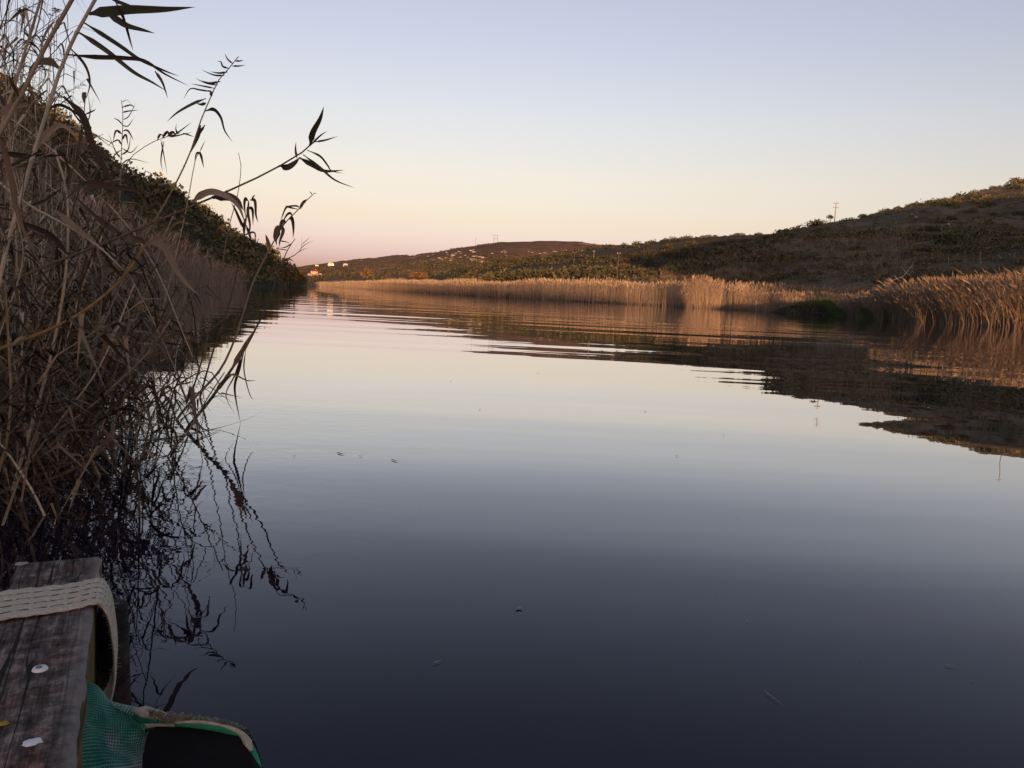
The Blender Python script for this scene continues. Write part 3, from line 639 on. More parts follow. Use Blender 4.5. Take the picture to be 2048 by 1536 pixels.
while cnt < 240 and tries < 60000:
    tries += 1
    Y = 1.9 + 6.0 * gg.random() ** .9; X = float(edge(Y)) - gg.random() ** 1.3 * (1.0 + Y * .22) + .1
    px = 1024 + X / Y * F
    if px < -520: continue
    zt = EYE + (552 - env_top(px + 60)) * Y / F
    H = min(3.9, zt * gg.uniform(.3, 1.0)) if px > 130 or gg.random() < .22 else min(4.1, (EYE + 700 * Y / F) * gg.uniform(.6, 1.0))
    if H < .35: continue
    k = gg.randrange(14); an = gg.gauss(0, .8) if gg.random() < .75 else gg.uniform(0, 6.28)
    tl = abs(gg.gauss(.2, .2)) if gg.random() < .6 else gg.uniform(.4, 1.15)
    s = H / 3.0; tl = min(tl, 1.15); w_ = max(s, .6); q_ = TIPS[k] * [w_, w_, s]; ct, st_, ca, sa = math.cos(tl), math.sin(tl), math.cos(an), math.sin(an)
    q_ = np.stack([q_[:, 0] * ct + q_[:, 2] * st_, q_[:, 1], -q_[:, 0] * st_ + q_[:, 2] * ct], -1); q_ = np.stack([q_[:, 0] * ca - q_[:, 1] * sa + X, q_[:, 0] * sa + q_[:, 1] * ca + Y, q_[:, 2]], -1)
    x_, y_ = proj(q_)
    if ((y_ < env_top(x_)) & (x_ > 140)).any() or q_[:, 1].min() < 1.45: continue
    o = RP[k] if not usedp[k] else copy_tree(RP[k]); usedp[k] = True
    o.location = (X, Y, 0); o.scale = (max(s, .6),) * 2 + (s,)
    o.rotation_euler = (0, tl, an)
    for kk in ('label', 'category', 'group'):
        if kk in o: del o[kk]
    lab = ('tall ' if H > 2.6 else 'short ' if H < 1.5 else '') + ('upright' if tl < .18 else 'leaning' if tl < .6 else 'nearly fallen') + ' dry reed' + (' with a plume' if any(ch.name.startswith('plume') for ch in o.children) else '')
    lab += (' at the left edge beside the platform' if px < 60 and Y < 3.2 else (' at the far left edge, in front' if Y < 4 else ' at the far left edge, half hidden' if Y < 5.5 else ' far back at the left edge') if px < 60 else ' in the nearest row of the tangle' if Y < 3.2 else ' in the middle of the tangle' if Y < 4.8 and px < 250 else ' at the outer edge of the tangle over the water' if px >= 250 else ' at the back of the tangle before the hill')
    tag(o, lab, 'reed', G_REED); cnt += 1
for k in range(14):
    if not usedp[k]:
        for ch in list(RP[k].children): bpy.data.objects.remove(ch)
        bpy.data.objects.remove(RP[k])

# uncountable finer stems behind and litter low down
g = np.random.default_rng(15); n = 1500
yy = 2.6 + 6.4 * g.random(n); xx = edge(yy) - .25 - g.random(n) ** .9 * (1.2 + yy * .35)
pxs = 1024 + xx / yy * F; zt = EYE + (552 - np.array([env_top(p + 30) for p in pxs])) * yy / F
H = np.clip(zt * g.uniform(.35, .85, n), .3, 3.3)
ln = np.stack([g.normal(.25, .45, n), g.normal(-.15, .45, n)], -1) * (H / 2.5)[:, None]
B = np.stack([xx, yy, 0 * xx - .1], -1)
def inside(B, H, ln):
    ok = np.ones(len(B), bool)
    for f_ in (.5, .8, 1.1):
        q_ = np.stack([B[:, 0] + ln[:, 0] * f_ ** 1.7, B[:, 1] + ln[:, 1] * f_ ** 1.7, B[:, 2] + H * f_], -1); x_, y_ = proj(q_); ok &= ~((y_ < env_top(x_)) & (x_ > 140))
    return ok
k_ = inside(B, H, ln); V, Q, t = reed_batch(B[k_], H[k_], ln[k_], 16, .0036, 4, False, .006)
stuff('reed_thicket', V, Q, t, M['straw'], 'thicket of thin dry reeds behind the nearest ones on the left bank', 'reed thicket')
n = 1900; yy = 2.0 + 4.4 * g.random(n) ** 1.2; xx = edge(yy) - g.random(n) ** 1.2 * (.9 + yy * .3) + g.normal(.06, .12, n)
an = g.normal(0, 1.5, n); L_ = g.uniform(.3, 1.1, n); zz = g.random(n) ** 1.8 * .75 - .03
H = g.uniform(-.08, .45, n) ; H[np.abs(H) < .03] = .05
B = np.stack([xx, yy, zz], -1); ln = np.stack([np.cos(an) * L_, np.sin(an) * L_], -1); k_ = inside(B, np.abs(H), ln) & (yy + ln[:, 1] > 1.5)
V, Q, t = reed_batch(B[k_], np.abs(H)[k_], ln[k_], 17, .0036, 3, False, .006)
stuff('reed_litter', V, Q, t, M['dead_leaf'], 'fallen and broken reeds matted low over the water at left', 'reed litter')

# hero reeds traced from the photograph, each at its own distance
def P3(pts, Y0, Y1):
    out = []; n = len(pts)
    for i, p in enumerate(pts):
        Y = p[2] if len(p) > 2 else Y0 + (Y1 - Y0) * i / (n - 1)
        out.append(at(p[0], p[1], Y))
    return out
VIEW = np.array([0.0, 1.0, 0.0])
def reed(label, pts, Y0, Y1, ra, rb, leaves=(), mat='straw', cat='reed', name='reed', down=True):
    Pc = P3(pts, Y0, Y1)
    if down and Pc[0][2] > -.05:          # carry the base on to the water
        q = Pc[0] + (Pc[0] - Pc[1]) * .3; Pc = [np.array([q[0], q[1], -.15])] + Pc
    P = catmull(Pc, 6); b = P[0].copy(); e = empty(name, tuple(b))
    tag(e, label, cat)
    link('stem', stem_mesh(P - b, ra, rb, random.random() * .4), e, M[mat])
    for lf in leaves:
        lp, w, mk = lf[0], lf[1], lf[2]; dY = lf[3] if len(lf) > 3 else random.uniform(-.12, .12)
        # distance of the leaf's root: that of the nearest stem point in view
        dirs = P - C0; pxx = np.array([(np.dot(d, RT) / np.dot(d, fwd) * F + 1024, 768 - np.dot(d, UP) / np.dot(d, fwd) * F) for d in dirs])
        k = int(np.argmin(np.hypot(pxx[:, 0] - lp[0][0], pxx[:, 1] - lp[0][1]))); Yb = P[k][1]; n = len(lp)
        q = [at(a[0], a[1], Yb + dY * i / max(1, n - 1)) for i, a in enumerate(lp)]
        me = leafmesh(catmull(q, 5) - b, w, random.uniform(-.5, .5), VIEW + np.array([random.uniform(-.4, .4), 0, random.uniform(-.4, .4)]), random.random() * .5, .2)
        link('leaf', me, e, M[mk])
    return e
D, PL, O, Gn = 'dead_leaf', 'pale_leaf', 'dark_leaf', 'green_leaf'
reed('long reed arching far right over the water, dark leaves spread at its tip',
     [(-260, 700), (-130, 630), (0, 575), (70, 540), (140, 513), (246, 471), (387, 411), (492, 366), (559, 332), (598, 309), (622, 290), (632, 280)], 2.3, 2.65, .0068, .0022,
     [([(620, 291), (626, 265), (640, 238), (648, 212)], .020, O), ([(622, 290), (640, 272), (655, 262)], .007, O), ([(630, 284), (652, 280), (677, 272)], .007, O),
      ([(614, 300), (640, 312), (655, 330), (664, 342), (690, 347)], .008, O), ([(598, 315), (625, 330), (650, 342), (690, 340)], .016, O), ([(606, 309), (640, 335), (670, 360), (712, 377)], .009, O),
      ([(594, 316), (591, 300), (592, 283)], .008, O), ([(560, 331), (575, 334), (590, 325), (600, 314)], .022, D),
      ([(385, 404), (400, 392), (425, 384), (455, 394), (478, 415), (492, 452)], .024, PL), ([(425, 395), (450, 392), (474, 400), (488, 422)], .030, D),
      ([(140, 513), (100, 470), (40, 445), (0, 436)], .02, D), ([(246, 471), (200, 440), (144, 387)], .018, D)])
reed('tall slender reed with a comb of narrow leaflets on the left of its tip',
     [(215, 742), (225, 690), (245, 610), (270, 535), (292, 471), (325, 415), (352, 366), (380, 306), (401, 243), (422, 193), (436, 162), (454, 141), (471, 120), (477, 113)], 5.65, 5.65, .0095, .003,
     [([(426, 184), (400, 180), (380, 178), (366, 200)], .014, O), ([(430, 177), (405, 172), (380, 167)], .012, O), ([(436, 170), (412, 166), (390, 156)], .013, O), ([(441, 163), (420, 166), (403, 161)], .015, O),
      ([(449, 151), (428, 150), (402, 139)], .013, O), ([(455, 144), (438, 146), (420, 143)], .015, O), ([(459, 137), (446, 133), (442, 124), (434, 122)], .014, O), ([(466, 128), (455, 118), (449, 106)], .012, O),
      ([(464, 132), (478, 132), (491, 130)], .012, O), ([(470, 122), (480, 122), (487, 120)], .012, O), ([(412, 197), (385, 208), (355, 225), (333, 244)], .022, O),
      ([(410, 222), (428, 219), (442, 235), (450, 262), (466, 285)], .026, O), ([(412, 206), (403, 209), (393, 207)], .024, D), ([(423, 193), (421, 184), (415, 180)], .022, PL),
      ([(401, 250), (395, 275), (380, 308)], .030, PL), ([(410, 250), (398, 270), (390, 292)], .022, D)])
reed('thin straight reed between the comb-tipped reed and the arching one, topped by two drooping leaves',
     [(270, 803), (300, 700), (330, 600), (352, 510), (373, 415), (390, 323), (400, 303)], 4.4, 4.5, .0052, .002,
     [([(400, 303), (404, 318), (408, 338)], .016, D), ([(400, 306), (393, 308), (389, 325)], .016, D), ([(400, 303), (406, 290), (411, 280)], .006, PL)])
reed('leafless thin stem bowing upward right of the comb-tipped reed',
     [(380, 798), (404, 720), (420, 650), (443, 538), (457, 457), (475, 390), (482, 337), (477, 306)], 4.7, 4.7, .0058, .0016, [([(457, 470), (440, 455), (428, 470)], .012, D)])
reed('reed ending in a bunch of withered hanging leaves just left of the river bend',
     [(400, 795), (430, 690), (455, 620), (475, 538), (488, 470), (497, 402)], 4.7, 4.75, .006, .003,
     [([(497, 402), (491, 398), (489, 412), (492, 440)], .022, D), ([(498, 405), (496, 425), (500, 450), (498, 475)], .02, D), ([(500, 400), (510, 402), (512, 430), (517, 446)], .02, D), ([(503, 398), (508, 392), (510, 389)], .01, D),
      ([(492, 450), (498, 465), (502, 480), (505, 492)], .018, D), ([(495, 430), (488, 450), (489, 480), (486, 498)], .015, D), ([(497, 415), (505, 420), (506, 452)], .02, D), ([(488, 470), (508, 465), (512, 482)], .014, D),
      ([(490, 462), (480, 440), (470, 418), (462, 405)], .02, D)])
reed('rightmost leaning reed with dark bunched leaves below its curled tip',
     [(345, 852), (385, 800), (440, 740), (471, 674), (492, 607), (508, 560), (522, 532), (548, 482), (570, 446), (598, 418), (612, 402), (625, 390)], 3.9, 4.6, .0075, .0022,
     [([(625, 390), (620, 384), (618, 383)], .006, D), ([(625, 390), (630, 386), (633, 388)], .005, D), ([(612, 402), (606, 408), (596, 415)], .014, D), ([(600, 416), (592, 412), (575, 414), (568, 425), (564, 440)], .012, D),
      ([(598, 419), (580, 415), (572, 414), (563, 436), (561, 447)], .010, O), ([(585, 432), (580, 426), (572, 432), (562, 452)], .016, D), ([(578, 438), (584, 437), (587, 455), (586, 478)], .022, D),
      ([(572, 446), (565, 443), (560, 455), (557, 470)], .024, D), ([(566, 452), (566, 465), (560, 482), (559, 494)], .02, D), ([(563, 455), (555, 458), (550, 472), (548, 480)], .034, PL),
      ([(560, 460), (556, 470), (552, 480), (554, 492)], .02, D), ([(540, 497), (535, 480), (531, 468)], .022, PL), ([(560, 482), (570, 483), (583, 487)], .008, D), ([(583, 487), (572, 494), (556, 497)], .008, D), ([(600, 418), (607, 404), (614, 398)], .018, D)])
reed('broken reed leaning beside the rightmost one, with bare forked twigs at its head',
     [(369, 866), (420, 800), (464, 737), (489, 699), (510, 660), (527, 625), (545, 580), (556, 545), (566, 522), (575, 500), (590, 478)], 3.65, 4.4, .0088, .002,
     [([(566, 522), (580, 515), (592, 508), (603, 495), (603, 468)], .005, PL), ([(592, 508), (604, 500), (618, 495)], .004, PL), ([(600, 498), (612, 488), (628, 480)], .004, PL), ([(602, 490), (614, 480), (620, 474)], .004, PL),
      ([(575, 500), (562, 499), (552, 498)], .006, D), ([(566, 520), (578, 518), (588, 524)], .012, D), ([(562, 520), (560, 506), (556, 500)], .004, D),
      ([(464, 737), (486, 700), (500, 680)], .028, PL), ([(480, 712), (490, 690), (512, 655)], .02, PL), ([(489, 699), (478, 740), (470, 770), (472, 800), (482, 850)], .016, D), ([(492, 695), (488, 740), (500, 790), (510, 800)], .007, D),
      ([(485, 705), (470, 750), (452, 790), (470, 830)], .009, D), ([(430, 785), (450, 760), (470, 745)], .022, D)])
reed('grey stiff reed slanting up to the right across the dark bank reflection',
     [(120, 830), (200, 785), (280, 742), (334, 709), (404, 671), (489, 607)], 3.4, 3.7, .005, .0022, [([(404, 671), (425, 665), (432, 660)], .01, PL)])
reed('long reed rising in a curve from the lower left to a drooping pale leaf',
     [(60, 905), (98, 857), (151, 811), (225, 766), (306, 709), (337, 674), (366, 625), (397, 565), (408, 515)], 2.9, 3.4, .0078, .003,
     [([(408, 515), (398, 508), (388, 515), (384, 530)], .02, PL), ([(408, 515), (417, 512), (422, 530), (424, 545)], .016, PL), ([(225, 766), (250, 735), (262, 700)], .014, D), ([(337, 674), (360, 670), (385, 700), (392, 735)], .014, D)])
reed('yellow golden stem slanting across the tangle, its snapped top holding a broad arching leaf',
     [(-140, 770), (0, 699), (70, 671), (141, 639), (197, 600), (246, 555), (292, 488)], 2.3, 2.6, .0072, .0045,
     [([(292, 490), (310, 484), (332, 500), (352, 540), (380, 575), (402, 592)], .026, PL), ([(290, 487), (265, 475), (240, 484)], .022, D), ([(246, 555), (215, 520), (190, 470)], .012, D)], mat='gold')
reed('fresh bright green sprout standing in the brown tangle', [(170, 905), (169, 840), (167, 770), (163, 700)], 3.15, 3.15, .004, .002,
     [([(169, 800), (168, 740), (158, 670), (147, 622)], .022, Gn, .05), ([(167, 770), (170, 700), (162, 655), (165, 640)], .014, Gn), ([(169, 840), (180, 800), (186, 770)], .010, Gn)], 'green_leaf', 'reed sprout', 'reed_sprout')
reed('small green shoot right of the bright sprout', [(262, 860), (256, 800), (250, 760), (240, 725)], 3.4, 3.4, .002, .001, [([(248, 750), (235, 722), (219, 698)], .018, Gn)], 'green_leaf', 'reed sprout', 'reed_sprout')
reed('thick pale cane crossing the top left, carrying the long leaves that point right',
     [(-40, 700), (-10, 600), (12, 500), (40, 400), (70, 299), (95, 220), (120, 141), (151, 70), (190, 0), (215, -60), (235, -110)], 2.25, 2.05, .0068, .004,
     [([(178, 28), (210, 25), (260, 20), (330, 19), (392, 14)], .030, O, .05), ([(213, 28), (235, 40), (255, 52), (285, 60), (311, 67)], .018, O), ([(169, 46), (200, 66), (240, 92), (281, 120), (330, 142), (360, 153)], .012, O),
      ([(155, 63), (185, 82), (218, 105), (267, 144), (305, 165), (336, 184)], .014, O), ([(134, 109), (190, 114), (246, 116), (290, 122), (330, 148), (382, 174)], .012, D), ([(225, 0), (250, 8), (278, 17)], .010, O),
      ([(232, 5), (245, 30), (252, 50), (260, 80), (267, 103)], .011, D), ([(120, 137), (97, 124), (74, 128), (61, 148), (58, 190)], .026, D), ([(127, 193), (165, 232), (186, 292), (218, 352), (246, 424)], .020, D),
      ([(95, 220), (120, 210), (150, 225), (175, 250)], .010, D), ([(140, 95), (170, 130), (180, 165), (172, 200)], .008, D), ([(310, 142), (325, 165), (336, 198)], .008, D), ([(70, 299), (100, 262), (128, 252), (160, 283)], .018, PL)])
reed('thick cane in the top left corner crossing behind the one with long leaves',
     [(-180, 620), (-110, 480), (-50, 355), (0, 267), (39, 197), (88, 98), (144, 0), (180, -70)], 2.0, 1.9, .0066, .0045,
     [([(88, 98), (110, 60), (118, 30)], .012, D), ([(39, 197), (20, 150), (22, 120)], .012, D), ([(110, 40), (90, 70), (80, 105)], .008, D), ([(0, 232), (28, 213), (66, 210)], .024, D), ([(0, 267), (20, 340), (40, 440), (86, 540)], .02, PL)])
reed('leftmost thin cane reaching the top edge', [(-60, 560), (-40, 400), (-15, 305), (14, 218), (56, 84), (81, 0), (98, -60)], 2.3, 2.2, .0045, .0035,
     [([(56, 84), (75, 95), (95, 130)], .009, D), ([(70, 30), (52, 55), (47, 85)], .009, D), ([(14, 218), (-5, 180), (-12, 150)], .012, D)])
reed('cane with curled brown leaves sloping across the left middle of the tangle',
     [(-120, 300), (0, 372), (60, 412), (113, 440), (158, 466), (205, 500), (246, 540)], 2.2, 2.5, .004, .003,
     [([(158, 366), (190, 368), (225, 373), (270, 380), (304, 391)], .022, D), ([(113, 422), (158, 461), (200, 492)], .02, D), ([(60, 412), (90, 400), (130, 372)], .01, O), ([(0, 305), (60, 312), (140, 310)], .016, O), ([(10, 330), (60, 330), (85, 326)], .014, O)])
reed('dry reed carrying a mass of fine dead leaves against the sky above the left hill',
     [(225, 720), (228, 600), (235, 480), (240, 380), (243, 300), (246, 235), (243, 200)], 5.2, 5.2, .005, .002,
     [([(243, 205), (255, 200), (262, 208)], .01, O), ([(243, 215), (262, 210), (270, 218)], .01, O), ([(244, 225), (258, 222), (278, 220)], .01, O), ([(245, 240), (258, 232), (272, 205)], .008, O), ([(246, 250), (236, 240), (226, 236)], .01, O),
      ([(245, 262), (256, 262), (268, 282)], .016, D), ([(244, 268), (232, 262), (226, 285)], .016, D), ([(244, 280), (252, 270), (256, 292)], .018, D), ([(243, 290), (235, 280), (214, 292)], .012, D), ([(243, 296), (262, 305), (278, 288)], .01, O),
      ([(242, 310), (256, 300), (262, 270)], .012, D), ([(242, 318), (230, 300), (215, 262)], .01, O), ([(241, 330), (262, 318), (300, 327)], .008, O), ([(243, 250), (256, 252), (268, 235)], .008, O), ([(242, 300), (228, 312), (222, 330)], .014, D)])
reed('reed bending right with a ragged feathery tip over the left hill',
     [(200, 640), (225, 480), (240, 360), (262, 315), (290, 293), (315, 280), (338, 272), (360, 266)], 4.8, 4.8, .004, .0018,
     [([(338, 272), (350, 272), (386, 264)], .012, O), ([(345, 272), (360, 262), (385, 243)], .01, O), ([(355, 268), (352, 258), (353, 246)], .01, O), ([(315, 280), (322, 268), (330, 278)], .02, D), ([(325, 276), (335, 264), (340, 276)], .02, D), ([(335, 273), (346, 264), (352, 274)], .02, D),
      ([(322, 280), (326, 300), (335, 352)], .01, D), ([(365, 266), (378, 270), (388, 274)], .01, O), ([(328, 282), (322, 320), (326, 345)], .01, D)])
reed('reed with a plume crossing the sky beside the thick canes', [(120, 640), (140, 480), (155, 350), (165, 270), (170, 200), (172, 185)], 4.0, 4.0, .005, .002,
     [([(172, 185), (168, 195), (170, 210)], .03, PL), ([(165, 260), (180, 230), (176, 185)], .01, D), ([(168, 230), (186, 222), (192, 218)], .008, O), ([(166, 250), (150, 230), (130, 200)], .01, D)])
for (pts, Y0, Y1, lab) in [
    ([(20, 1000), (60, 860), (100, 720), (130, 560), (135, 400), (110, 300)], 2.5, 2.5, 'upright brown cane rising from the foreground water at left'),
    ([(-20, 1000), (10, 900), (22, 800), (18, 700), (10, 560)], 2.3, 2.3, 'dark cane at the left edge standing close to the platform'),
    ([(140, 880), (190, 800), (250, 690), (300, 560), (330, 470), (352, 420)], 3.5, 3.6, 'pale cane crossing behind the golden stem'),
    ([(105, 980), (150, 870), (165, 800), (190, 700), (205, 560), (190, 480)], 2.9, 2.9, 'cane with a bent top rising behind the green sprout'),
    ([(300, 840), (262, 770), (210, 690), (150, 600), (95, 520)], 3.6, 3.3, 'broken cane leaning to the left across the others'),
    ([(330, 860), (345, 790), (365, 740), (372, 700)], 3.8, 3.8, 'short snapped stub standing in the water near the outer edge'),
    ([(0, 860), (90, 845), (200, 840), (330, 850)], 2.9, 3.4, 'fallen dark cane lying just above the water'),
    ([(-30, 940), (60, 890), (160, 830), (240, 760), (300, 700), (340, 640)], 2.6, 3.1, 'reddish brown cane running parallel below the long curved reed')]:
    reed(lab, pts, Y0, Y1, .006, .003, [([pts[-1], (pts[-1][0] + 20, pts[-1][1] + 15), (pts[-1][0] + 30, pts[-1][1] + 60)], .014, D), ([pts[-2], (pts[-2][0] + 25, pts[-2][1] - 25), (pts[-2][0] + 60, pts[-2][1] - 20)], .012, PL)], down=pts[0][1] > 700 and lab[:6] != 'fallen')

# parallel culms leaning out from the tangle over the water
gr = random.Random(77); done = 0
while done < 52:
    bx, by = gr.uniform(-120, 345), gr.uniform(770, 985); Yb = EYE * F / (by - 553); dx, dy = gr.uniform(60, 300), -gr.uniform(150, 430)
    if gr.random() < .25: dx = -gr.uniform(20, 160)
    c1 = (bx + dx * .35, by + dy * gr.uniform(.2, .34)); c2 = (bx + dx * .72, by + dy * gr.uniform(.55, .75)); ex, ey = bx + dx, by + dy
    if ex > 455 or ey < env_top(ex) + 10: continue
    Y1 = Yb + gr.uniform(-.3, .5); pts = [(bx, by), c1, c2, (ex, ey)]
    if gr.random() < .3: pts.append((ex + gr.uniform(10, 50), ey + gr.uniform(20, 70)))
    lv = []
    for q_ in range(gr.randint(2, 5)):
        f_ = gr.uniform(.35, 1); px_, py_ = bx + dx * f_, by + dy * (f_ * .95); l_ = gr.uniform(25, 75); up_ = gr.uniform(-25, 10)
        sgn = gr.choice([-1, 1, 1]); lv.append(([(px_, py_), (px_ + sgn * l_ * .3, py_ + up_), (px_ + sgn * l_ * .7, py_ + up_ * .3 + 8), (px_ + sgn * l_, py_ + gr.uniform(0, 50))], gr.uniform(.007, .014), gr.choice([D, D, D, PL, O])))
    lab = ('cane leaning back to the left' if dx < 0 else 'steeply leaning dry cane' if abs(dy) > 1.6 * dx else 'low slanting dry cane') + (' at the tangle outer edge' if bx > 220 else ' in the middle of the lower tangle' if bx > 60 else ' at the left of the lower tangle') + (', snapped' if len(pts) > 4 else '')
    o = reed(lab, pts, Yb, Y1, gr.uniform(.003, .0065), .002, lv, gr.choice(['straw', 'straw', 'dead_leaf'])); o['group'] = 'canes leaning out of the lower tangle'; done += 1

# the grey leaf lying on the water
def waterleaf(label, pts, w, mat, name='floating_leaf', cat='leaf'):
    q = [at(a, b, c) if c > 0 else onwater(a, b, .004 + .0) for a, b, c in pts]; b = q[0].copy()
    P = catmull(q, 6); me = leafmesh(P - b, w, 0, np.array([0, 0, 1.0]), .5, .15, name)
    o = link(name, me, None, M[mat]); o.location = b; return tag(o, label, cat)
waterleaf('long grey reed leaf lying on the water, its tip raised to the right', [(205, 866, 0), (280, 878, 0), (352, 872, 0), (430, 857, 0), (480, 843, 3.75), (524, 825, 3.8)], .022, 'pale_leaf')
waterleaf('darker curled leaf lying beside the long grey one', [(300, 874, 0), (370, 882, 0), (410, 872, 0), (447, 856, 0)], .016, 'dark_leaf')
waterleaf('small dark twig floating in open water, left of the pair', [(674, 904, 0), (683, 907, 0), (691, 908, 0)], .012, 'dead_leaf', 'twig', 'twig')
waterleaf('small pale twig floating just right of the dark one', [(782, 918, 0), (791, 921, 0), (798, 922, 0)], .010, 'pale_leaf', 'twig', 'twig')
waterleaf('tiny straw floating between the dark and the pale twig', [(718, 911, 0), (722, 912, 0), (727, 911, 0)], .006, 'pale_leaf', 'twig', 'twig')
waterleaf('thin straw floating low in the middle of the water', [(865, 1326, 0), (876, 1322, 0), (887, 1318, 0)], .0022, 'straw', 'twig', 'twig')
waterleaf('thin straw floating near the right edge', [(1889, 1328, 0), (1900, 1330, 0), (1914, 1332, 0)], .0022, 'straw', 'twig', 'twig')
waterleaf('faint straw drifting at lower right', [(1528, 1380, 0), (1545, 1394, 0), (1570, 1412, 0)], .0012, 'straw', 'twig', 'twig')
waterleaf('dry curl of leaf floating in the middle of the water', [(1033, 1217, 0), (1039, 1214, 0), (1046, 1218, 0)], .008, 'pale_leaf')
waterleaf('dead leaf blade floating beside the platform', [(243, 1268, 0), (270, 1264, 0), (298, 1256, 0)], .005, 'dark_leaf')

gd = random.Random(4)
for i in range(16):
    x, y = gd.uniform(560, 2000), gd.uniform(680, 1480); l_ = gd.uniform(2, 6); k_ = 1 if y < 1000 else .45
    waterleaf('tiny pale speck of plant debris floating on the open water', [(x, y, 0), (x + l_ * .5, y + gd.uniform(-1, 1), 0), (x + l_, y + gd.uniform(-1.5, 1.5), 0)], .006 * k_, gd.choice(['pale_leaf', 'straw', 'dead_leaf']), 'floating_speck', 'debris')['group'] = 'specks of debris floating on the river'

# ------------------------------------------------------------------ far objects
def flatmat(name, c, rough=.8, noise=0.0, scale=4):
    mt, nt, b = nodes(name); b.inputs['Roughness'].default_value = rough; b.inputs['Specular IOR Level'].default_value = .2
    g = N(nt, 'ShaderNodeNewGeometry'); n = N(nt, 'ShaderNodeTexNoise'); n.inputs['Scale'].default_value = scale; n.inputs['Detail'].default_value = 4
    nt.links.new(g.outputs['Position'], n.inputs['Vector'])
    r = rampn(nt, [(.3, tuple(k * (1 - noise) for k in c)), (.7, tuple(min(1, k * (1 + noise)) for k in c))]); nt.links.new(n.outputs['Fac'], r.inputs[0])
    nt.links.new(r.outputs[0], b.inputs['Base Color']); return mt
M['white_wall'] = flatmat('white_render', (.56, .52, .47), noise=.06); M['pink_wall'] = flatmat('salmon_render', (.44, .27, .20), noise=.08)
M['tile_roof'] = flatmat('brown_tiles', (.12, .05, .035), noise=.2, scale=1); M['grey_roof'] = flatmat('grey_sheet', (.34, .31, .28), noise=.1)
M['pane'] = flatmat('dark_glass', (.03, .03, .035), .15); M['pole'] = flatmat('weathered_pole', (.16, .13, .10), noise=.2)
M['pale_pole'] = flatmat('pale_concrete_pole', (.30, .27, .23), noise=.1); M['dirt'] = flatmat('pale_track', (.42, .30, .22), noise=.1)
HS_ = .68
def house(P, w, d, h, rh, wall, roof, label, rz, wins=3, storeys=1, chimney=False):
    e = empty('house', tuple(P), rz); e.scale = (HS_,) * 3; tag(e, label, 'house')
    def part(name, bx_, mat, par=e):
        mb = MB(); mb.add(*bx_) if isinstance(bx_, tuple) else [mb.add(*b) for b in bx_]; return link(name, mb.mesh(name), par, mat)
    part('wall', box(0, 0, h / 2 - .5, w / 2, d / 2, h / 2 + .5), M[wall])
    V = np.array([(-w / 2 - .4, -d / 2 - .4, h + .01), (w / 2 + .4, -d / 2 - .4, h + .01), (w / 2 + .4, d / 2 + .4, h + .01), (-w / 2 - .4, d / 2 + .4, h + .01), (-w / 2 * .6, 0, h + rh), (w / 2 * .6, 0, h + rh)])
    mb = MB(); mb.add(V, [(0, 1, 5, 4), (2, 3, 4, 5), (0, 3, 2, 1)], [(1, 2, 5), (3, 0, 4)]); rf = link('roof', mb.mesh('roof'), e, M[roof])
    if chimney: part('chimney', box(w * .2, .3, h + rh, .35, .35, .8), M[wall], rf)
    for s in range(storeys):
        for i in range(wins):
            x = (i - (wins - 1) / 2) * w / wins; z = 1.5 + s * 2.8
            fr = part('window', box(x, -d / 2 - .03, z, .62, .05, .7), M['white_wall']); part('pane', box(x, -d / 2 - .1, z, .5, .02, .58), M['pane'], fr)
    part('door', box(-w / 2 + .9, -d / 2 - .04, 1.0, .45, .04, 1.0), M['tile_roof'])
    return e
P = far.hit(628, 552); house(P, 7, 6, 5.0, 1.8, 'pink_wall', 'tile_roof', 'two storey salmon house with a brown roof above the far bank', .35, 2, 2, True)
P = far.hit(662, 532); house(P, 9, 6, 2.6, 2.4, 'white_wall', 'white_wall', 'white gabled cottage high on the far slope', .2, 3)
P = far.hit(691, 532); house(P, 6, 5, 2.6, 1.2, 'white_wall', 'white_wall', 'smaller white cottage right of the gabled one', .1, 2)
P = far.hit(634, 533); house(P, 6, 5, 2.2, 1.0, 'grey_roof', 'grey_roof', 'low grey house left of the white cottages', .2, 2)
P = far.hit(637, 551); house(P + [1, 0, 0], 2.6, 3, 2.0, .6, 'white_wall', 'grey_roof', 'small white shed right of the salmon house', .3, 1)
P = far.hit(618, 551); house(P, 2.4, 2.4, 1.8, .5, 'white_wall', 'grey_roof', 'tiny white outbuilding left of the salmon house', .3, 1)
P = ptz(585, 372, 1.0); house(P, 3, 3, 2.2, .6, 'white_wall', 'grey_roof', 'tiny white hut at the very end of the river', .2, 1)

def upole(P, h, r, label, arms=(), mat='pole', rz=0.0, cat='utility pole', name='utility_pole', lean=0):
    e = empty(name, tuple(P), rz); tag(e, label, cat)
    mb = MB(); mb.add(*tube(np.array([(0, 0, -.5), (lean * .5, 0, h / 2), (lean, 0, h)]), [r * 1.2, r, r * .8], 8)); link('pole', mb.mesh('pole'), e, M[mat])
    for z, w in arms:
        mb = MB(); mb.add(*box(lean * z / h, -.02, z, w / 2, r * .6, r * .6)); ar = link('crossarm', mb.mesh('crossarm'), e, M[mat])
        mb = MB()
        for s in (-1, 1): mb.add(*tube(np.array([(lean * z / h + s * w * .45, -.02, z + r * .6), (lean * z / h + s * w * .45, -.02, z + r * .6 + .25)]), .06, 6))
        link('insulator', mb.mesh('insulator'), ar, M['pale_pole'])
    return e
P = right.top(1669); upole(P, 6.4, .12, 'utility pole with two crossarms on the skyline of the right hill', [(6.0, 1.6), (4.7, 2.0)])
P = right.top(2068); upole(P, 9, .13, 'utility pole on the hill just beyond the right edge of the view', [(8.6, 1.8)])
P = valley.hit(1147, 541); upole(P, 5.0, .09, 'pale pole standing in the dark thicket behind the long reed bed', [(4.8, .9)], 'bark')
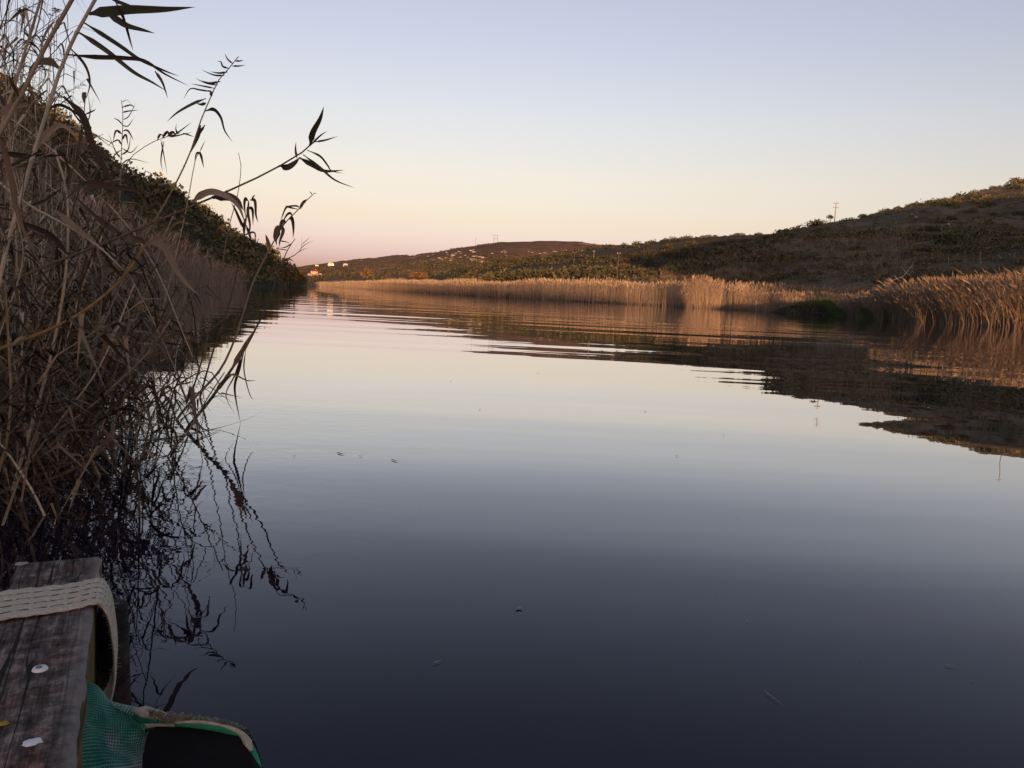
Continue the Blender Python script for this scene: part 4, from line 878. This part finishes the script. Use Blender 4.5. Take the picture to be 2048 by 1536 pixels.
P = valley.hit(1234, 561); upole(P, 5.6, .08, 'thinner grey pole nearer the reeds, right of the pale one', [(5.4, .6)], 'bark')
P = valley.hit(1187, 522)
if P is not None: upole(P, 3.2, .10, 'short pale pole at the top of the dark thicket', [(3.1, .6)], 'pole')
P = far.top(951); upole(P, 7.5, .14, 'thin single pole on the crest of the distant hill', [(7.2, 1.0)])
P = far.top(991)
e = empty('pylon', tuple(P)); tag(e, 'twin legged power pylon on the crest of the distant hill', 'pylon')
for s in (-1, 1):
    mb = MB(); mb.add(*tube(np.array([(s * 2.0, 0, -.6), (s * 1.7, 0, 6.8)]), .16, 6)); link('leg', mb.mesh('leg'), e, M['pole'])
    mb = MB(); mb.add(*tube(np.array([(s * 1.9, 0.05, 1.0), (-s * 1.75, .05, 5.4)]), .07, 5)); link('brace', mb.mesh('brace'), e, M['pole'])
mb = MB(); mb.add(*box(0, 0, 6.9, 3.3, .14, .14)); link('crossarm', mb.mesh('crossarm'), e, M['pole'])
# wire fence across the right hillside
e = empty('fence'); P0 = None; tops = []
for i in range(20):
    px = 1762 + i * 16.5 + (i % 3); P = right.hit(px, 529 - i * .35)
    if P is None: continue
    h = 1.55 + random.uniform(-.1, .15); lx, ly = random.uniform(-.06, .06), random.uniform(-.06, .06)
    if P0 is None: P0 = P; e.location = P0
    q = P - P0; mb = MB(); mb.add(*tube(np.array([q + [0, 0, -.4], q + [lx, ly, h]]), [.036, .03], 6)); link('post', mb.mesh('post'), e, M['pole'] if i % 4 else M['pale_pole'])
    tops.append((q, np.array([lx, ly, h])))
mb = MB()
for k in (.3, .6, .9):
    for (a1, b1), (a2, b2) in zip(tops[:-1], tops[1:]):
        mb.add(*tube(np.array([a1 + b1 * k, (a1 + b1 * k + a2 + b2 * k) / 2 + [0, 0, -.03], a2 + b2 * k]), .006, 4, False))
link('wire', mb.mesh('wire'), e, M['pole']); tag(e, 'wire fence with thin posts running across the right hillside', 'fence')
# dead upright stalks
for px, py, h, lab in [(1787, 516, 7.4, 'tallest bare dead trunk rising beside the fence on the right slope'), (1780, 520, 5.0, 'bare dead stem just left of the tallest dead trunk'), (1766, 520, 3.2, 'short dead stem at the left end of the fence')]:
    P = right.hit(px, py)
    if P is None: continue
    e = empty('dead_tree', tuple(P)); tag(e, lab, 'dead tree')
    mb = MB(); mb.add(*tube(catmull([(0, 0, -.3), (.1, 0, h * .4), (-.05, 0, h)], 4), np.linspace(.1, .03, 9), 6)); link('trunk', mb.mesh('trunk'), e, M['field'])
    for i in range(9):
        z = h * random.uniform(.3, .95); an = random.uniform(0, 6.28); l_ = random.uniform(.3, .9); mb = MB()
        mb.add(*tube(catmull([(0, 0, z), (math.cos(an) * l_ * .5, math.sin(an) * l_ * .5, z + .25), (math.cos(an) * l_, math.sin(an) * l_, z + .7)], 3), np.linspace(.03, .008, 7), 5)); link('branch', mb.mesh('branch'), e, M['field'])
# bleached fallen branch
P = right.hit(1790, 566); e = empty('fallen_branch', tuple(P)); tag(e, 'bleached white fallen branch lying below the dark bush on the right slope', 'branch')
W = [(1778, 567), (1785, 561), (1796, 557), (1806, 553), (1812, 546), (1816, 541)]
Y = P[1]; q = [at(a, b, Y - .5 + i * .2) - P for i, (a, b) in enumerate(W)]
mb = MB(); mb.add(*tube(catmull(q, 4), np.linspace(.055, .025, 21), 7)); link('trunk', mb.mesh('trunk'), e, M['bleached'])
for s, ww in [((1806, 553), [(1800, 555), (1797, 561)]), ((1812, 546), [(1818, 549), (1822, 552)]), ((1816, 541), [(1824, 532), (1827, 528)]), ((1812, 545), [(1806, 538), (1799, 533)])]:
    mb = MB(); mb.add(*tube(catmull([at(s[0], s[1], Y + .3) - P] + [at(a, b, Y + .4) - P for a, b in ww], 3), np.linspace(.032, .014, 7), 6)); link('branch', mb.mesh('branch'), e, M['bleached'])
# pale stones on the slopes
def stone_mesh(seed):
    g = np.random.default_rng(seed); V = g.normal(size=(14, 3)); V /= np.linalg.norm(V, axis=1)[:, None]; V *= [1, .8, .55]
    import bmesh
    bm = bmesh.new(); [bm.verts.new(v) for v in V]; bmesh.ops.convex_hull(bm, input=bm.verts); me = bpy.data.meshes.new('stone'); bm.to_mesh(me); bm.free(); me.materials.append(M['stone']); return me
M['stone'] = flatmat('pale_stone', (.34, .31, .26), noise=.2, scale=2)
SM = [stone_mesh(k) for k in range(4)]
for i in range(60):
    if i < 36: px, py, s = random.uniform(1500, 2040), random.uniform(455, 545), random.uniform(.14, .3)
    else: px, py, s = random.uniform(1560, 1900), random.uniform(425, 480), random.uniform(.2, .5)
    P = right.hit(px, py)
    if P is None: continue
    o = link('stone', random.choice(SM)); o.location = P + [0, 0, s * .3]; o.scale = (s * 1.5, s, s); o.rotation_euler[2] = random.uniform(0, 6)
    tag(o, ('small' if s < .24 else 'larger') + ' pale stone ' + ('high on the bare slope near the power pole' if py < 470 else 'among the dry stalks' if px < 1750 else 'in the grass near the wire fence'), 'stone', 'pale stones on the right hill')
for i in range(70):
    px, py, s = random.choice([(random.gauss(955, 9), random.gauss(522, 3), 1.2), (random.gauss(915, 25), random.gauss(512, 8), 1.0), (random.uniform(980, 1170), random.uniform(500, 520), .9)])
    P = far.hit(px, py)
    if P is None: continue
    s *= random.uniform(.6, 1.4); o = link('stone', random.choice(SM)); o.location = P; o.scale = (s * 2.2, s, s * .7); o.rotation_euler[2] = random.uniform(-.3, .3)
    tag(o, 'pale rock outcrop ' + ('in the bare patch at the left of the distant hill' if px < 978 else 'scattered across the middle of the distant hill'), 'rock', 'rock outcrops on the distant hill')

# ------------------------------------------------------------------ the platform corner: beam, strap, post, netting, panel
def wood_mat(name, pal, wear=0.0):
    mt, nt, b = nodes(name); L = nt.links.new; tc = N(nt, 'ShaderNodeTexCoord'); mp = N(nt, 'ShaderNodeMapping'); mp.inputs['Scale'].default_value = (42, 3.2, 42)
    L(tc.outputs['Object'], mp.inputs['Vector'])
    n1 = N(nt, 'ShaderNodeTexNoise'); n1.inputs['Scale'].default_value = 1; n1.inputs['Detail'].default_value = 6; n1.inputs['Roughness'].default_value = .65; L(mp.outputs[0], n1.inputs['Vector'])
    n2 = N(nt, 'ShaderNodeTexNoise'); n2.inputs['Scale'].default_value = 38; n2.inputs['Detail'].default_value = 9; n2.inputs['Roughness'].default_value = .7; L(tc.outputs['Object'], n2.inputs['Vector'])
    n3 = N(nt, 'ShaderNodeTexNoise'); n3.inputs['Scale'].default_value = 9; n3.inputs['Detail'].default_value = 3; L(tc.outputs['Object'], n3.inputs['Vector'])
    mx = N(nt, 'ShaderNodeMath', operation='MULTIPLY_ADD'); L(n1.outputs['Fac'], mx.inputs[0]); mx.inputs[1].default_value = .42
    m2 = N(nt, 'ShaderNodeMath', operation='MULTIPLY'); L(n2.outputs['Fac'], m2.inputs[0]); m2.inputs[1].default_value = .62; L(m2.outputs[0], mx.inputs[2])
    m5 = N(nt, 'ShaderNodeMapping'); m5.inputs['Scale'].default_value = (330, 22, 330); L(tc.outputs['Object'], m5.inputs['Vector'])
    n5 = N(nt, 'ShaderNodeTexNoise'); n5.inputs['Scale'].default_value = 1; n5.inputs['Detail'].default_value = 3; L(m5.outputs[0], n5.inputs['Vector'])
    a5 = N(nt, 'ShaderNodeMath', operation='MULTIPLY_ADD'); L(n5.outputs['Fac'], a5.inputs[0]); a5.inputs[1].default_value = .22; L(mx.outputs[0], a5.inputs[2]); s5 = N(nt, 'ShaderNodeMath', operation='SUBTRACT'); L(a5.outputs[0], s5.inputs[0]); s5.inputs[1].default_value = .11; mx = s5
    m4 = N(nt, 'ShaderNodeMapping'); m4.inputs['Scale'].default_value = (34, 1.3, 34); L(tc.outputs['Object'], m4.inputs['Vector'])
    n4 = N(nt, 'ShaderNodeTexNoise'); n4.inputs['Scale'].default_value = 1; n4.inputs['Detail'].default_value = 2; n4.inputs['Distortion'].default_value = .4; L(m4.outputs[0], n4.inputs['Vector'])
    c4 = rampn(nt, [(.480, (0, 0, 0)), (.494, (.22, .22, .22)), (.506, (.22, .22, .22)), (.52, (0, 0, 0))]); L(n4.outputs['Fac'], c4.inputs[0])
    sb = N(nt, 'ShaderNodeMath', operation='SUBTRACT'); L(mx.outputs[0], sb.inputs[0]); L(c4.outputs[0], sb.inputs[1]); mx = sb
    r = rampn(nt, pal); L(mx.outputs[0], r.inputs[0])
    r3 = rampn(nt, [(.48, (1, 1, 1)), (.62, (1.25, .82, .74))]); L(n3.outputs['Fac'], r3.inputs[0])
    mm = N(nt, 'ShaderNodeMix', data_type='RGBA', blend_type='MULTIPLY'); mm.inputs[0].default_value = 1; L(r.outputs[0], mm.inputs[6]); L(r3.outputs[0], mm.inputs[7]); # sun-bleached arris: paler grey along the worn right-hand edge of the top
    sx_ = N(nt, 'ShaderNodeSeparateXYZ'); L(tc.outputs['Object'], sx_.inputs[0]); ea = N(nt, 'ShaderNodeMath', operation='MULTIPLY_ADD'); L(n2.outputs['Fac'], ea.inputs[0]); ea.inputs[1].default_value = .05; L(sx_.outputs[0], ea.inputs[2])
    er = N(nt, 'ShaderNodeMapRange'); er.inputs['From Min'].default_value = -.004; er.inputs['From Max'].default_value = .022; L(ea.outputs[0], er.inputs['Value'])
    zr = N(nt, 'ShaderNodeMath', operation='GREATER_THAN'); L(sx_.outputs[2], zr.inputs[0]); zr.inputs[1].default_value = -.01
    em = N(nt, 'ShaderNodeMath', operation='MULTIPLY'); L(er.outputs[0], em.inputs[0]); L(zr.outputs[0], em.inputs[1])
    e2 = N(nt, 'ShaderNodeMath', operation='MULTIPLY'); L(em.outputs[0], e2.inputs[0]); e2.inputs[1].default_value = wear
    me_ = N(nt, 'ShaderNodeMix', data_type='RGBA'); L(e2.outputs[0], me_.inputs[0]); L(mm.outputs[2], me_.inputs[6]); me_.inputs[7].default_value = (.26, .225, .20, 1); L(me_.outputs[2], b.inputs['Base Color'])
    bp = N(nt, 'ShaderNodeBump'); bp.inputs['Distance'].default_value = .0016; bp.inputs['Strength'].default_value = .6; L(mx.outputs[0], bp.inputs['Height']); L(bp.outputs[0], b.inputs['Normal'])
    b.inputs['Roughness'].default_value = .85; b.inputs['Specular IOR Level'].default_value = .25; return mt
M['beam'] = wood_mat('weathered_beam', [(.40, (.010, .007, .006)), (.47, (.042, .031, .026)), (.54, (.10, .078, .066)), (.62, (.23, .195, .17))], .7)
M['beam_side'] = wood_mat('algae_side', [(.36, (.03, .022, .008)), (.5, (.10, .075, .02)), (.7, (.19, .15, .05))])
M['dark_wood'] = wood_mat('wet_wood', [(.36, (.006, .005, .005)), (.55, (.025, .018, .015)), (.72, (.06, .045, .035))])
ZT = EYE - .45
Ye = onwater(110, 1108, ZT)[1]
def bt(px, py): return onwater(px, py, ZT)
eR, eL, nR = bt(203, 1112), bt(30, 1132), bt(150, 1536)
dirv = nR - eR; dirv /= np.linalg.norm(dirv)            # along the beam towards the camera
side = np.array([dirv[1], -dirv[0], 0]); side = side if side[0] < 0 else -side
Wb = abs(np.dot(eL - eR, side)); Lb = 1.7; Tb = .115
beam = empty('wooden_beam', tuple(eR)); beam.rotation_euler[2] = math.atan2(dirv[0], -dirv[1]); tag(beam, 'weathered grey wooden beam at the corner of the platform, bottom left', 'beam')
Rm = beam.rotation_euler[2]
# local frame: -y runs towards the camera, -x to the left, top at z=0
def rounded_beam():
    prof = []                                           # cross-section (x,z), slightly worn edges
    r = .008
    for cx, cz, a0 in ((-r, -r, 0), (-Wb + r, -r, 90), (-Wb + r, -Tb + r, 180), (-r, -Tb + r, 270)):
        for k in range(4): a_ = math.radians(a0 + k * 30); prof.append((cx + r * math.cos(a_), cz + r * math.sin(a_)))
    ysl = [0, -.004, -.012, -.03] + list(np.linspace(-.06, -Lb, 60)); V = []
    gb = np.random.default_rng(2); n = len(prof)
    for j, y in enumerate(ysl):
        sh = .975 if j == 0 else (.99 if j == 1 else 1)
        for (x, z) in prof:
            wob = .0016 * (vnoise(np.array([y * 1.0]), np.array([x * 1.0]), .03, 5)[0])
            V.append(((x + Wb / 2) * sh - Wb / 2 + wob, y, (z + Tb / 2) * sh - Tb / 2 + wob * .6))
    V = np.array(V); a = np.arange(len(ysl) - 1)[:, None] * n; b = np.arange(n)[None]; b2 = (b + 1) % n
    Q = np.stack([a + b, a + nR_ + b, a + nR_ + b2, a + b2], -1).reshape(-1, 4) if False else np.stack([a + b, a + n + b, a + n + b2, a + b2], -1).reshape(-1, 4)
    cen = V[:n].mean(0); V = np.vstack([V, cen]); T = [(len(V) - 1, k, (k + 1) % n) for k in range(n)]
    mb = MB(); mb.add(V, Q, T); me = mb.mesh('timber', True); me.materials.append(M['beam']); me.materials.append(M['beam_side'])
    for p in me.polygons:
        c_ = p.center
        if c_.x > -.0035 and c_.z < -.006: p.material_index = 1
    return me
link('timber', rounded_beam(), beam)
def blocal(px, py, z=0.0):
    p = onwater(px, py, ZT + z) - eR; c_, s_ = math.cos(-Rm), math.sin(-Rm); return np.array([p[0] * c_ - p[1] * s_, p[0] * s_ + p[1] * c_, z])
M['washer'] = flatmat('white_paint', (.70, .70, .72), noise=.08, scale=60); M['steel'] = flatmat('dull_steel', (.18, .18, .19), .4)
M['lichen'] = flatmat('yellow_lichen', (.30, .20, .03), noise=.3, scale=80)
def disc(c_, rx, ry, h, n=18, seed=0, wob=.0):
    g = np.random.default_rng(seed); a_ = np.arange(n) / n * 2 * PI; k = 1 + wob * g.normal(size=n)
    rim = np.stack([c_[0] + rx * k * np.cos(a_), c_[1] + ry * k * np.sin(a_), np.full(n, c_[2])], -1); top = rim * 1; top[:, 2] += h; top[:, :2] = c_[:2] + (top[:, :2] - c_[:2]) * .85
    V = np.vstack([rim, top, [c_[0], c_[1], c_[2] + h * 1.1]]); Q = [(i, (i + 1) % n, n + (i + 1) % n, n + i) for i in range(n)]; T = [(n + i, n + (i + 1) % n, 2 * n) for i in range(n)]; return V, Q, T
c_ = blocal(80, 1339); mb = MB(); mb.add(*disc(c_, .0085, .0085, .0025)); w_ = link('washer', mb.mesh('washer', True), beam, M['washer'])
mb = MB(); mb.add(*disc(c_ + [-.001, 0, .0025], .0038, .0038, .0012, 10)); link('screw', mb.mesh('screw', True), w_, M['steel'])
c_ = blocal(64, 1485); mb = MB(); mb.add(*disc(c_, .0088, .0062, .0015, 16, 4, .12)); link('paint_spot', mb.mesh('paint_spot', True), beam, M['washer'])
c_ = blocal(43, 1128); mb = MB(); mb.add(*disc(c_, .008, .006, .002, 12, 6, .15)); link('paint_spot', mb.mesh('paint_spot', True), beam, M['pale_pole'])
c_ = blocal(8, 1446); mb = MB(); mb.add(*disc(c_, .006, .0045, .0015, 12, 8, .2)); link('lichen_spot', mb.mesh('lichen_spot', True), beam, M['lichen'])

# strap of four stitched cords round the beam
M['cord'] = None
mt, nt, b = nodes('cotton_cord'); tc = N(nt, 'ShaderNodeTexCoord'); n1 = N(nt, 'ShaderNodeTexNoise'); n1.inputs['Scale'].default_value = 260; n1.inputs['Detail'].default_value = 3; nt.links.new(tc.outputs['Object'], n1.inputs['Vector'])
r = rampn(nt, [(.3, (.36, .31, .23)), (.7, (.56, .50, .40))]); nt.links.new(n1.outputs['Fac'], r.inputs[0]); nt.links.new(r.outputs[0], b.inputs['Base Color'])
bp = N(nt, 'ShaderNodeBump'); bp.inputs['Distance'].default_value = .0012; nt.links.new(n1.outputs['Fac'], bp.inputs['Height']); nt.links.new(bp.outputs[0], b.inputs['Normal']); b.inputs['Roughness'].default_value = .9
M['cord'] = mt
M['thread'] = flatmat('dark_stitching', (.06, .05, .045), noise=.2, scale=200)
def strap_path(pa, pb, hang):
    """top run from pa (left, off the beam) to pb (right edge), then over the edge and down; hang = list of (dx, dy, z)"""
    top = [pa + (pb - pa) * k for k in (0, .25, .5, .75, .93)]; out = [t_ + np.array([0, 0, .004 + .0015 * math.sin(i * 1.7)]) for i, t_ in enumerate(top)]
    out += [pb + np.array(h) for h in hang]; return np.array(out)
hangs = [(.001, .0, .003), (.006, -.002, -.004), (.012, -.006, -.018), (.016, -.012, -.042), (.019, -.020, -.075), (.018, -.028, -.11), (.010, -.032, -.145), (-.004, -.034, -.165)]
tp_a, tp_b = blocal(-40, 1198), blocal(203, 1163); bt_a, bt_b = blocal(-40, 1256), blocal(197, 1213)
strap = empty('webbing_strap', tuple(eR)); strap.rotation_euler[2] = Rm; tag(strap, 'cream webbing strap wrapped over the wooden beam with its loop hanging at the side', 'strap')
ncord = 5
A_ = strap_path(tp_a, tp_b, hangs); B_ = strap_path(bt_a, bt_b, [(x, y + .026 * k_ / 7, z) for k_, (x, y, z) in enumerate(hangs)])
A_[:, 2] += .0005
for i in range(ncord):
    f = (i + .5) / ncord; Pc = catmull(A_ * (1 - f) + B_ * f, 7); wv = np.arange(len(Pc)); Pc = Pc + np.stack([0 * wv, .0005 * np.sin(wv * .9 + i * 2), .0006 * np.sin(wv * 1.3 + i)], -1); wd = np.linalg.norm(A_[0] - B_[0]) / ncord
    T, Aa, Bb = frames(Pc); across = (B_ - A_); across = catmull(across, 7); across /= np.linalg.norm(across, axis=1)[:, None]; nrm = np.cross(T, across); nrm /= np.linalg.norm(nrm, axis=1)[:, None]
    ang = np.arange(8) / 8 * 2 * PI
    V = (Pc[:, None] + across[:, None] * (np.cos(ang) * wd * .53)[None, :, None] + nrm[:, None] * (np.sin(ang) * .0024)[None, :, None]).reshape(-1, 3); n = len(Pc)
    ii = np.arange(n - 1)[:, None] * 8; j = np.arange(8)[None]; Q = np.stack([ii + j, ii + (j + 1) % 8, ii + 8 + (j + 1) % 8, ii + 8 + j], -1).reshape(-1, 4)
    mb = MB(); mb.add(V, Q); link('cord', mb.mesh('cord', True), strap, M['cord'])
    if i:
        f = i / ncord; Pc = catmull(A_ * (1 - f) + B_ * f, 7); up_ = nrm * np.sign(nrm[3, 2]); mb = MB()
        for k in range(0, len(Pc) - 4, 4):
            seg = Pc[k:k + 4] + up_[k:k + 4] * .0013; mb.add(*tube(seg, .0006, 5))
        link('stitching', mb.mesh('stitching'), strap, M['thread'])

mb = MB(); gs = random.Random(9)                        # loose fibres along both selvedges
for E_ in (catmull(A_, 7), catmull(B_, 7)):
    for p_ in E_[:-4]:
        for _ in range(4):
            q0 = p_ + np.array([gs.uniform(-.002, .002), gs.uniform(-.001, .001), gs.uniform(-.001, .001)]); d_ = np.array([gs.gauss(0, .003), gs.gauss(0, .003), gs.gauss(.0005, .0015)])
            mb.add(*tube(np.array([q0, q0 + d_ * .6 + [0, 0, .0005], q0 + d_]), .00022, 3, False))
fb = link('loose_fibres', mb.mesh('loose_fibres'), strap, M['cord']); fb['kind'] = 'stuff'

# wet post standing under the beam end
pp = onwater(222, 1380, ZT - .10)
e = empty('mooring_post', (0, 0, 0)); tag(e, 'dark wet post standing in the water beneath the beam', 'post')
P = at(214, 1300, eR[1] - .10); mb = MB()
mb.add(*tube(np.array([(P[0], P[1], -.6), (P[0] + .002, P[1], .05), (P[0], P[1], ZT - Tb * .35)]), [.034, .031, .029], 14)); me = mb.mesh('timber', True); me.transform(Matrix.Translation((-P[0], -P[1], 0)))
e.location = (P[0], P[1], 0); link('timber', me, e, M['dark_wood'])

# green shade netting pulled from the beam to the panel
def net_mat():
    mt, nt, b = nodes('green_netting'); L = nt.links.new; tc = N(nt, 'ShaderNodeUVMap')
    mp = N(nt, 'ShaderNodeMapping'); mp.inputs['Scale'].default_value = (1, 1, 1); L(tc.outputs[0], mp.inputs['Vector'])
    sp = N(nt, 'ShaderNodeSeparateXYZ'); L(mp.outputs[0], sp.inputs[0]); outs = []
    for ax, fq in ((0, 190.0), (1, 230.0)):
        m_ = N(nt, 'ShaderNodeMath', operation='MULTIPLY'); L(sp.outputs[ax], m_.inputs[0]); m_.inputs[1].default_value = fq
        s_ = N(nt, 'ShaderNodeMath', operation='SINE'); L(m_.outputs[0], s_.inputs[0]); outs.append(s_)
    ad = N(nt, 'ShaderNodeMath', operation='MAXIMUM'); L(outs[0].outputs[0], ad.inputs[0]); L(outs[1].outputs[0], ad.inputs[1])
    geo_ = N(nt, 'ShaderNodeNewGeometry'); n1 = N(nt, 'ShaderNodeTexNoise'); n1.inputs['Scale'].default_value = 26; n1.inputs['Detail'].default_value = 4; L(geo_.outputs['Position'], n1.inputs['Vector'])
    uf = N(nt, 'ShaderNodeMath', operation='MULTIPLY_ADD'); L(sp.outputs[0], uf.inputs[0]); uf.inputs[1].default_value = .26; L(n1.outputs['Fac'], uf.inputs[2]); u2 = N(nt, 'ShaderNodeMath', operation='SUBTRACT'); L(uf.outputs[0], u2.inputs[0]); u2.inputs[1].default_value = .10
    r1 = rampn(nt, [(.40, (.004, .17, .10)), (.55, (.07, .26, .19)), (.68, (.28, .36, .31))]); L(u2.outputs[0], r1.inputs[0])
    r2 = rampn(nt, [(.1, (.22, .25, .24)), (.9, (1.15, 1.15, 1.15))]); mr = N(nt, 'ShaderNodeMapRange'); mr.inputs['From Min'].default_value = -1; L(ad.outputs[0], mr.inputs['Value']); L(mr.outputs[0], r2.inputs[0])
    mm = N(nt, 'ShaderNodeMix', data_type='RGBA', blend_type='MULTIPLY'); mm.inputs[0].default_value = 1; L(r1.outputs[0], mm.inputs[6]); L(r2.outputs[0], mm.inputs[7]); L(mm.outputs[2], b.inputs['Base Color'])
    bp = N(nt, 'ShaderNodeBump'); bp.inputs['Distance'].default_value = .001; L(ad.outputs[0], bp.inputs['Height']); L(bp.outputs[0], b.inputs['Normal']); b.inputs['Roughness'].default_value = .6; return mt
M['net'] = net_mat(); M['hem'] = flatmat('green_hem', (.015, .22, .12), .55, .25, 90); M['fray'] = flatmat('frayed_fibre', (.34, .33, .27), .9, .2, 200)
M['black'] = flatmat('black_panel', (.006, .006, .007), .95, .3, 30)
def sheet(name, rows, nr, nc, mat, parent, thick=.0012, fold=.0):
    G = np.array([catmull(r_, 8) for r_ in rows]); G = np.array([catmull(G[:, j], 8) for j in range(G.shape[1])]).transpose(1, 0, 2)
    a, b_ = G.shape[:2]; uu, vv = np.meshgrid(np.linspace(0, 1, b_), np.linspace(0, 1, a))
    dx = np.gradient(G, axis=1); dy = np.gradient(G, axis=0); nn = np.cross(dx, dy); nn /= np.linalg.norm(nn, axis=2)[..., None] + 1e-9
    G = G + nn * (fold * (np.sin(vv * 17 + 4 * uu) * .5 + np.sin(vv * 9 - uu * 5)) * (.3 + uu))[..., None]
    G2 = G - nn * thick; V = np.concatenate([G.reshape(-1, 3), G2.reshape(-1, 3)]); k = (np.arange(a - 1)[:, None] * b_ + np.arange(b_ - 1)[None]).ravel(); n = a * b_
    Q = [np.stack([k, k + 1, k + b_ + 1, k + b_], -1), np.stack([k + b_, k + b_ + 1, k + 1, k], -1) + n]
    rim = list(range(b_)) + [j * b_ + b_ - 1 for j in range(1, a)] + [(a - 1) * b_ + j for j in range(b_ - 2, -1, -1)] + [j * b_ for j in range(a - 2, 0, -1)]
    rim = np.array(rim); r2 = np.roll(rim, -1); Q.append(np.stack([r2, rim, rim + n, r2 + n], -1)); Q = np.concatenate(Q)
    org = V[0].copy() if parent is None else np.zeros(3)
    me = mesh_np(name, V - org, Q, smooth=True); uvl = me.uv_layers.new(name='UVMap'); li = np.zeros(len(me.loops), dtype=np.int32); me.loops.foreach_get('vertex_index', li)
    UVs = np.stack([uu.ravel(), vv.ravel()], -1); UVs = np.concatenate([UVs, UVs]); uvl.data.foreach_set('uv', UVs[li].astype(np.float32).ravel())
    o = link(name, me, parent, mat); o.location = org; return o
A3 = lambda px, py, Y: at(px, py, Y)
net = empty('green_netting', tuple(A3(230, 1450, .80))); tag(net, 'torn green shade netting stretched from the beam to the black panel', 'netting')
nb = np.array(net.location)
rows = [[A3(168, 1366, .86), A3(190, 1372, .87), A3(215, 1398, .875), A3(262, 1415, .86), A3(300, 1427, .85)],
        [A3(166, 1400, .84), A3(190, 1404, .855), A3(222, 1418, .865), A3(262, 1428, .86), A3(300, 1440, .85)],
        [A3(160, 1440, .81), A3(186, 1436, .84), A3(220, 1442, .84), A3(255, 1450, .85), A3(298, 1458, .845)],
        [A3(152, 1490, .78), A3(182, 1486, .80), A3(215, 1485, .83), A3(255, 1484, .83), A3(292, 1480, .84)],
        [A3(146, 1540, .74), A3(180, 1538, .77), A3(212, 1536, .79), A3(250, 1532, .81), A3(284, 1520, .82)],
        [A3(138, 1620, .68), A3(175, 1620, .72), A3(210, 1616, .74), A3(248, 1610, .77), A3(282, 1600, .78)]]
o = sheet('net_cloth', [[p - nb for p in r_] for r_ in rows], 0, 0, M['net'], net, fold=.0042)
# gathered knot of cloth at the panel corner
def strand_tube(pts, ra, par, mat, name, jit=.0, n=6, base=None):
    mb = MB(); P = catmull([A3(*p) - base for p in pts], n); R = np.asarray(ra) if np.ndim(ra) else np.full(len(P), ra); R = np.interp(np.linspace(0, 1, len(P)), np.linspace(0, 1, len(R)), R)
    mb.add(*tube(P, R, 10)); return link(name, mb.mesh(name, True), par, mat)
for k, (dy, r_) in enumerate([(0, .006), (7, .0065), (14, .006), (20, .0045)]):
    strand_tube([(262, 1420 + dy * 2.2, .856), (288, 1424 + dy * 1.7, .85), (312, 1430 + dy, .845), (340, 1437 + dy * .6, .84), (362, 1441 + dy * .5, .84)], [r_ * .1, r_ * 1.1, r_, r_ * .7, r_ * .55], net, M['fray'] if k % 2 == 0 else M['net'], 'gathered_fold', base=nb)
panel = empty('black_panel', tuple(A3(400, 1500, .82))); tag(panel, 'black rounded panel edged with frayed green cloth, at the bottom edge beside the beam', 'panel'); pb_ = np.array(panel.location)
# solid slab with rounded top corner
OUT = [(280, 1640), (283, 1560), (290, 1490), (300, 1462), (330, 1450), (380, 1452), (440, 1461), (475, 1470), (492, 1490), (504, 1520), (514, 1560), (524, 1640)]
Po = catmull([A3(a_, b_, .84 - max(0, b_ - 1450) * .0006) for a_, b_ in OUT], 5) - pb_; back = Po + np.array([0, .022, -.004]); n = len(Po); cf = Po.mean(0); 
V = np.vstack([Po, back, [cf], [cf + [0, .022, 0]]]); Q = [(i, n + i, n + i + 1, i + 1) for i in range(n - 1)]; Q.append((n - 1, 2 * n - 1, n, 0)); T = [(0, 2 * n, n - 1), (n, 2 * n - 1, 2 * n + 1)] + [(i, i + 1, 2 * n) for i in range(n - 1)] + [(n + i + 1, n + i, 2 * n + 1) for i in range(n - 1)]
mb = MB(); mb.add(V, Q, T); link('board', mb.mesh('board'), panel, M['black'])
strand_tube([(352, 1443, .838), (400, 1446, .836), (445, 1455, .834), (478, 1468, .832), (494, 1488, .822), (505, 1515, .81), (514, 1550, .795), (522, 1600, .77)], [.0052, .0062, .0058, .005, .005, .006, .0075, .0075], panel, M['hem'], 'hem', base=pb_)
# frayed fibres along the hem and knot
mb = MB(); gf = random.Random(3)
hp = catmull([(300, 1424), (330, 1432), (362, 1437), (400, 1440), (445, 1447), (482, 1461), (498, 1484), (508, 1508), (518, 1535)], 26)
for p in hp:
    for _ in range(9):
        x, y = p[0] + gf.gauss(0, 2), p[1] + gf.gauss(2, 2.5); a_ = gf.uniform(0, 6.28); l_ = gf.uniform(4, 11)
        q = [A3(x, y, .838), A3(x + l_ * .5 * math.cos(a_) + gf.gauss(0, 1), y + l_ * .5 * math.sin(a_), .834), A3(x + l_ * math.cos(a_ + .4), y + l_ * math.sin(a_ + .4), .83)]
        mb.add(*tube(catmull(np.array(q) - pb_, 2), .00032, 3, False))
fo = link('frayed_edge', mb.mesh('frayed_edge'), panel, M['fray']); fo['kind'] = 'stuff'
strand_tube([(352, 1444, .832), (400, 1444, .830), (445, 1451, .828), (478, 1464, .826), (495, 1484, .816), (503, 1502, .81)], [.0016, .0022, .0016, .0028, .0045, .002], panel, M['fray'], 'binding', base=pb_)
strand_tube([(362, 1470, .83), (368, 1490, .826), (372, 1515, .81)], [.0008, .0012, .0006], panel, M['fray'], 'scratch', base=pb_)
mb = MB(); mb.add(*disc(A3(386, 1490, .823) - pb_, .004, .002, .002, 9, 5, .2)); link('chip', mb.mesh('chip'), panel, M['fray'])
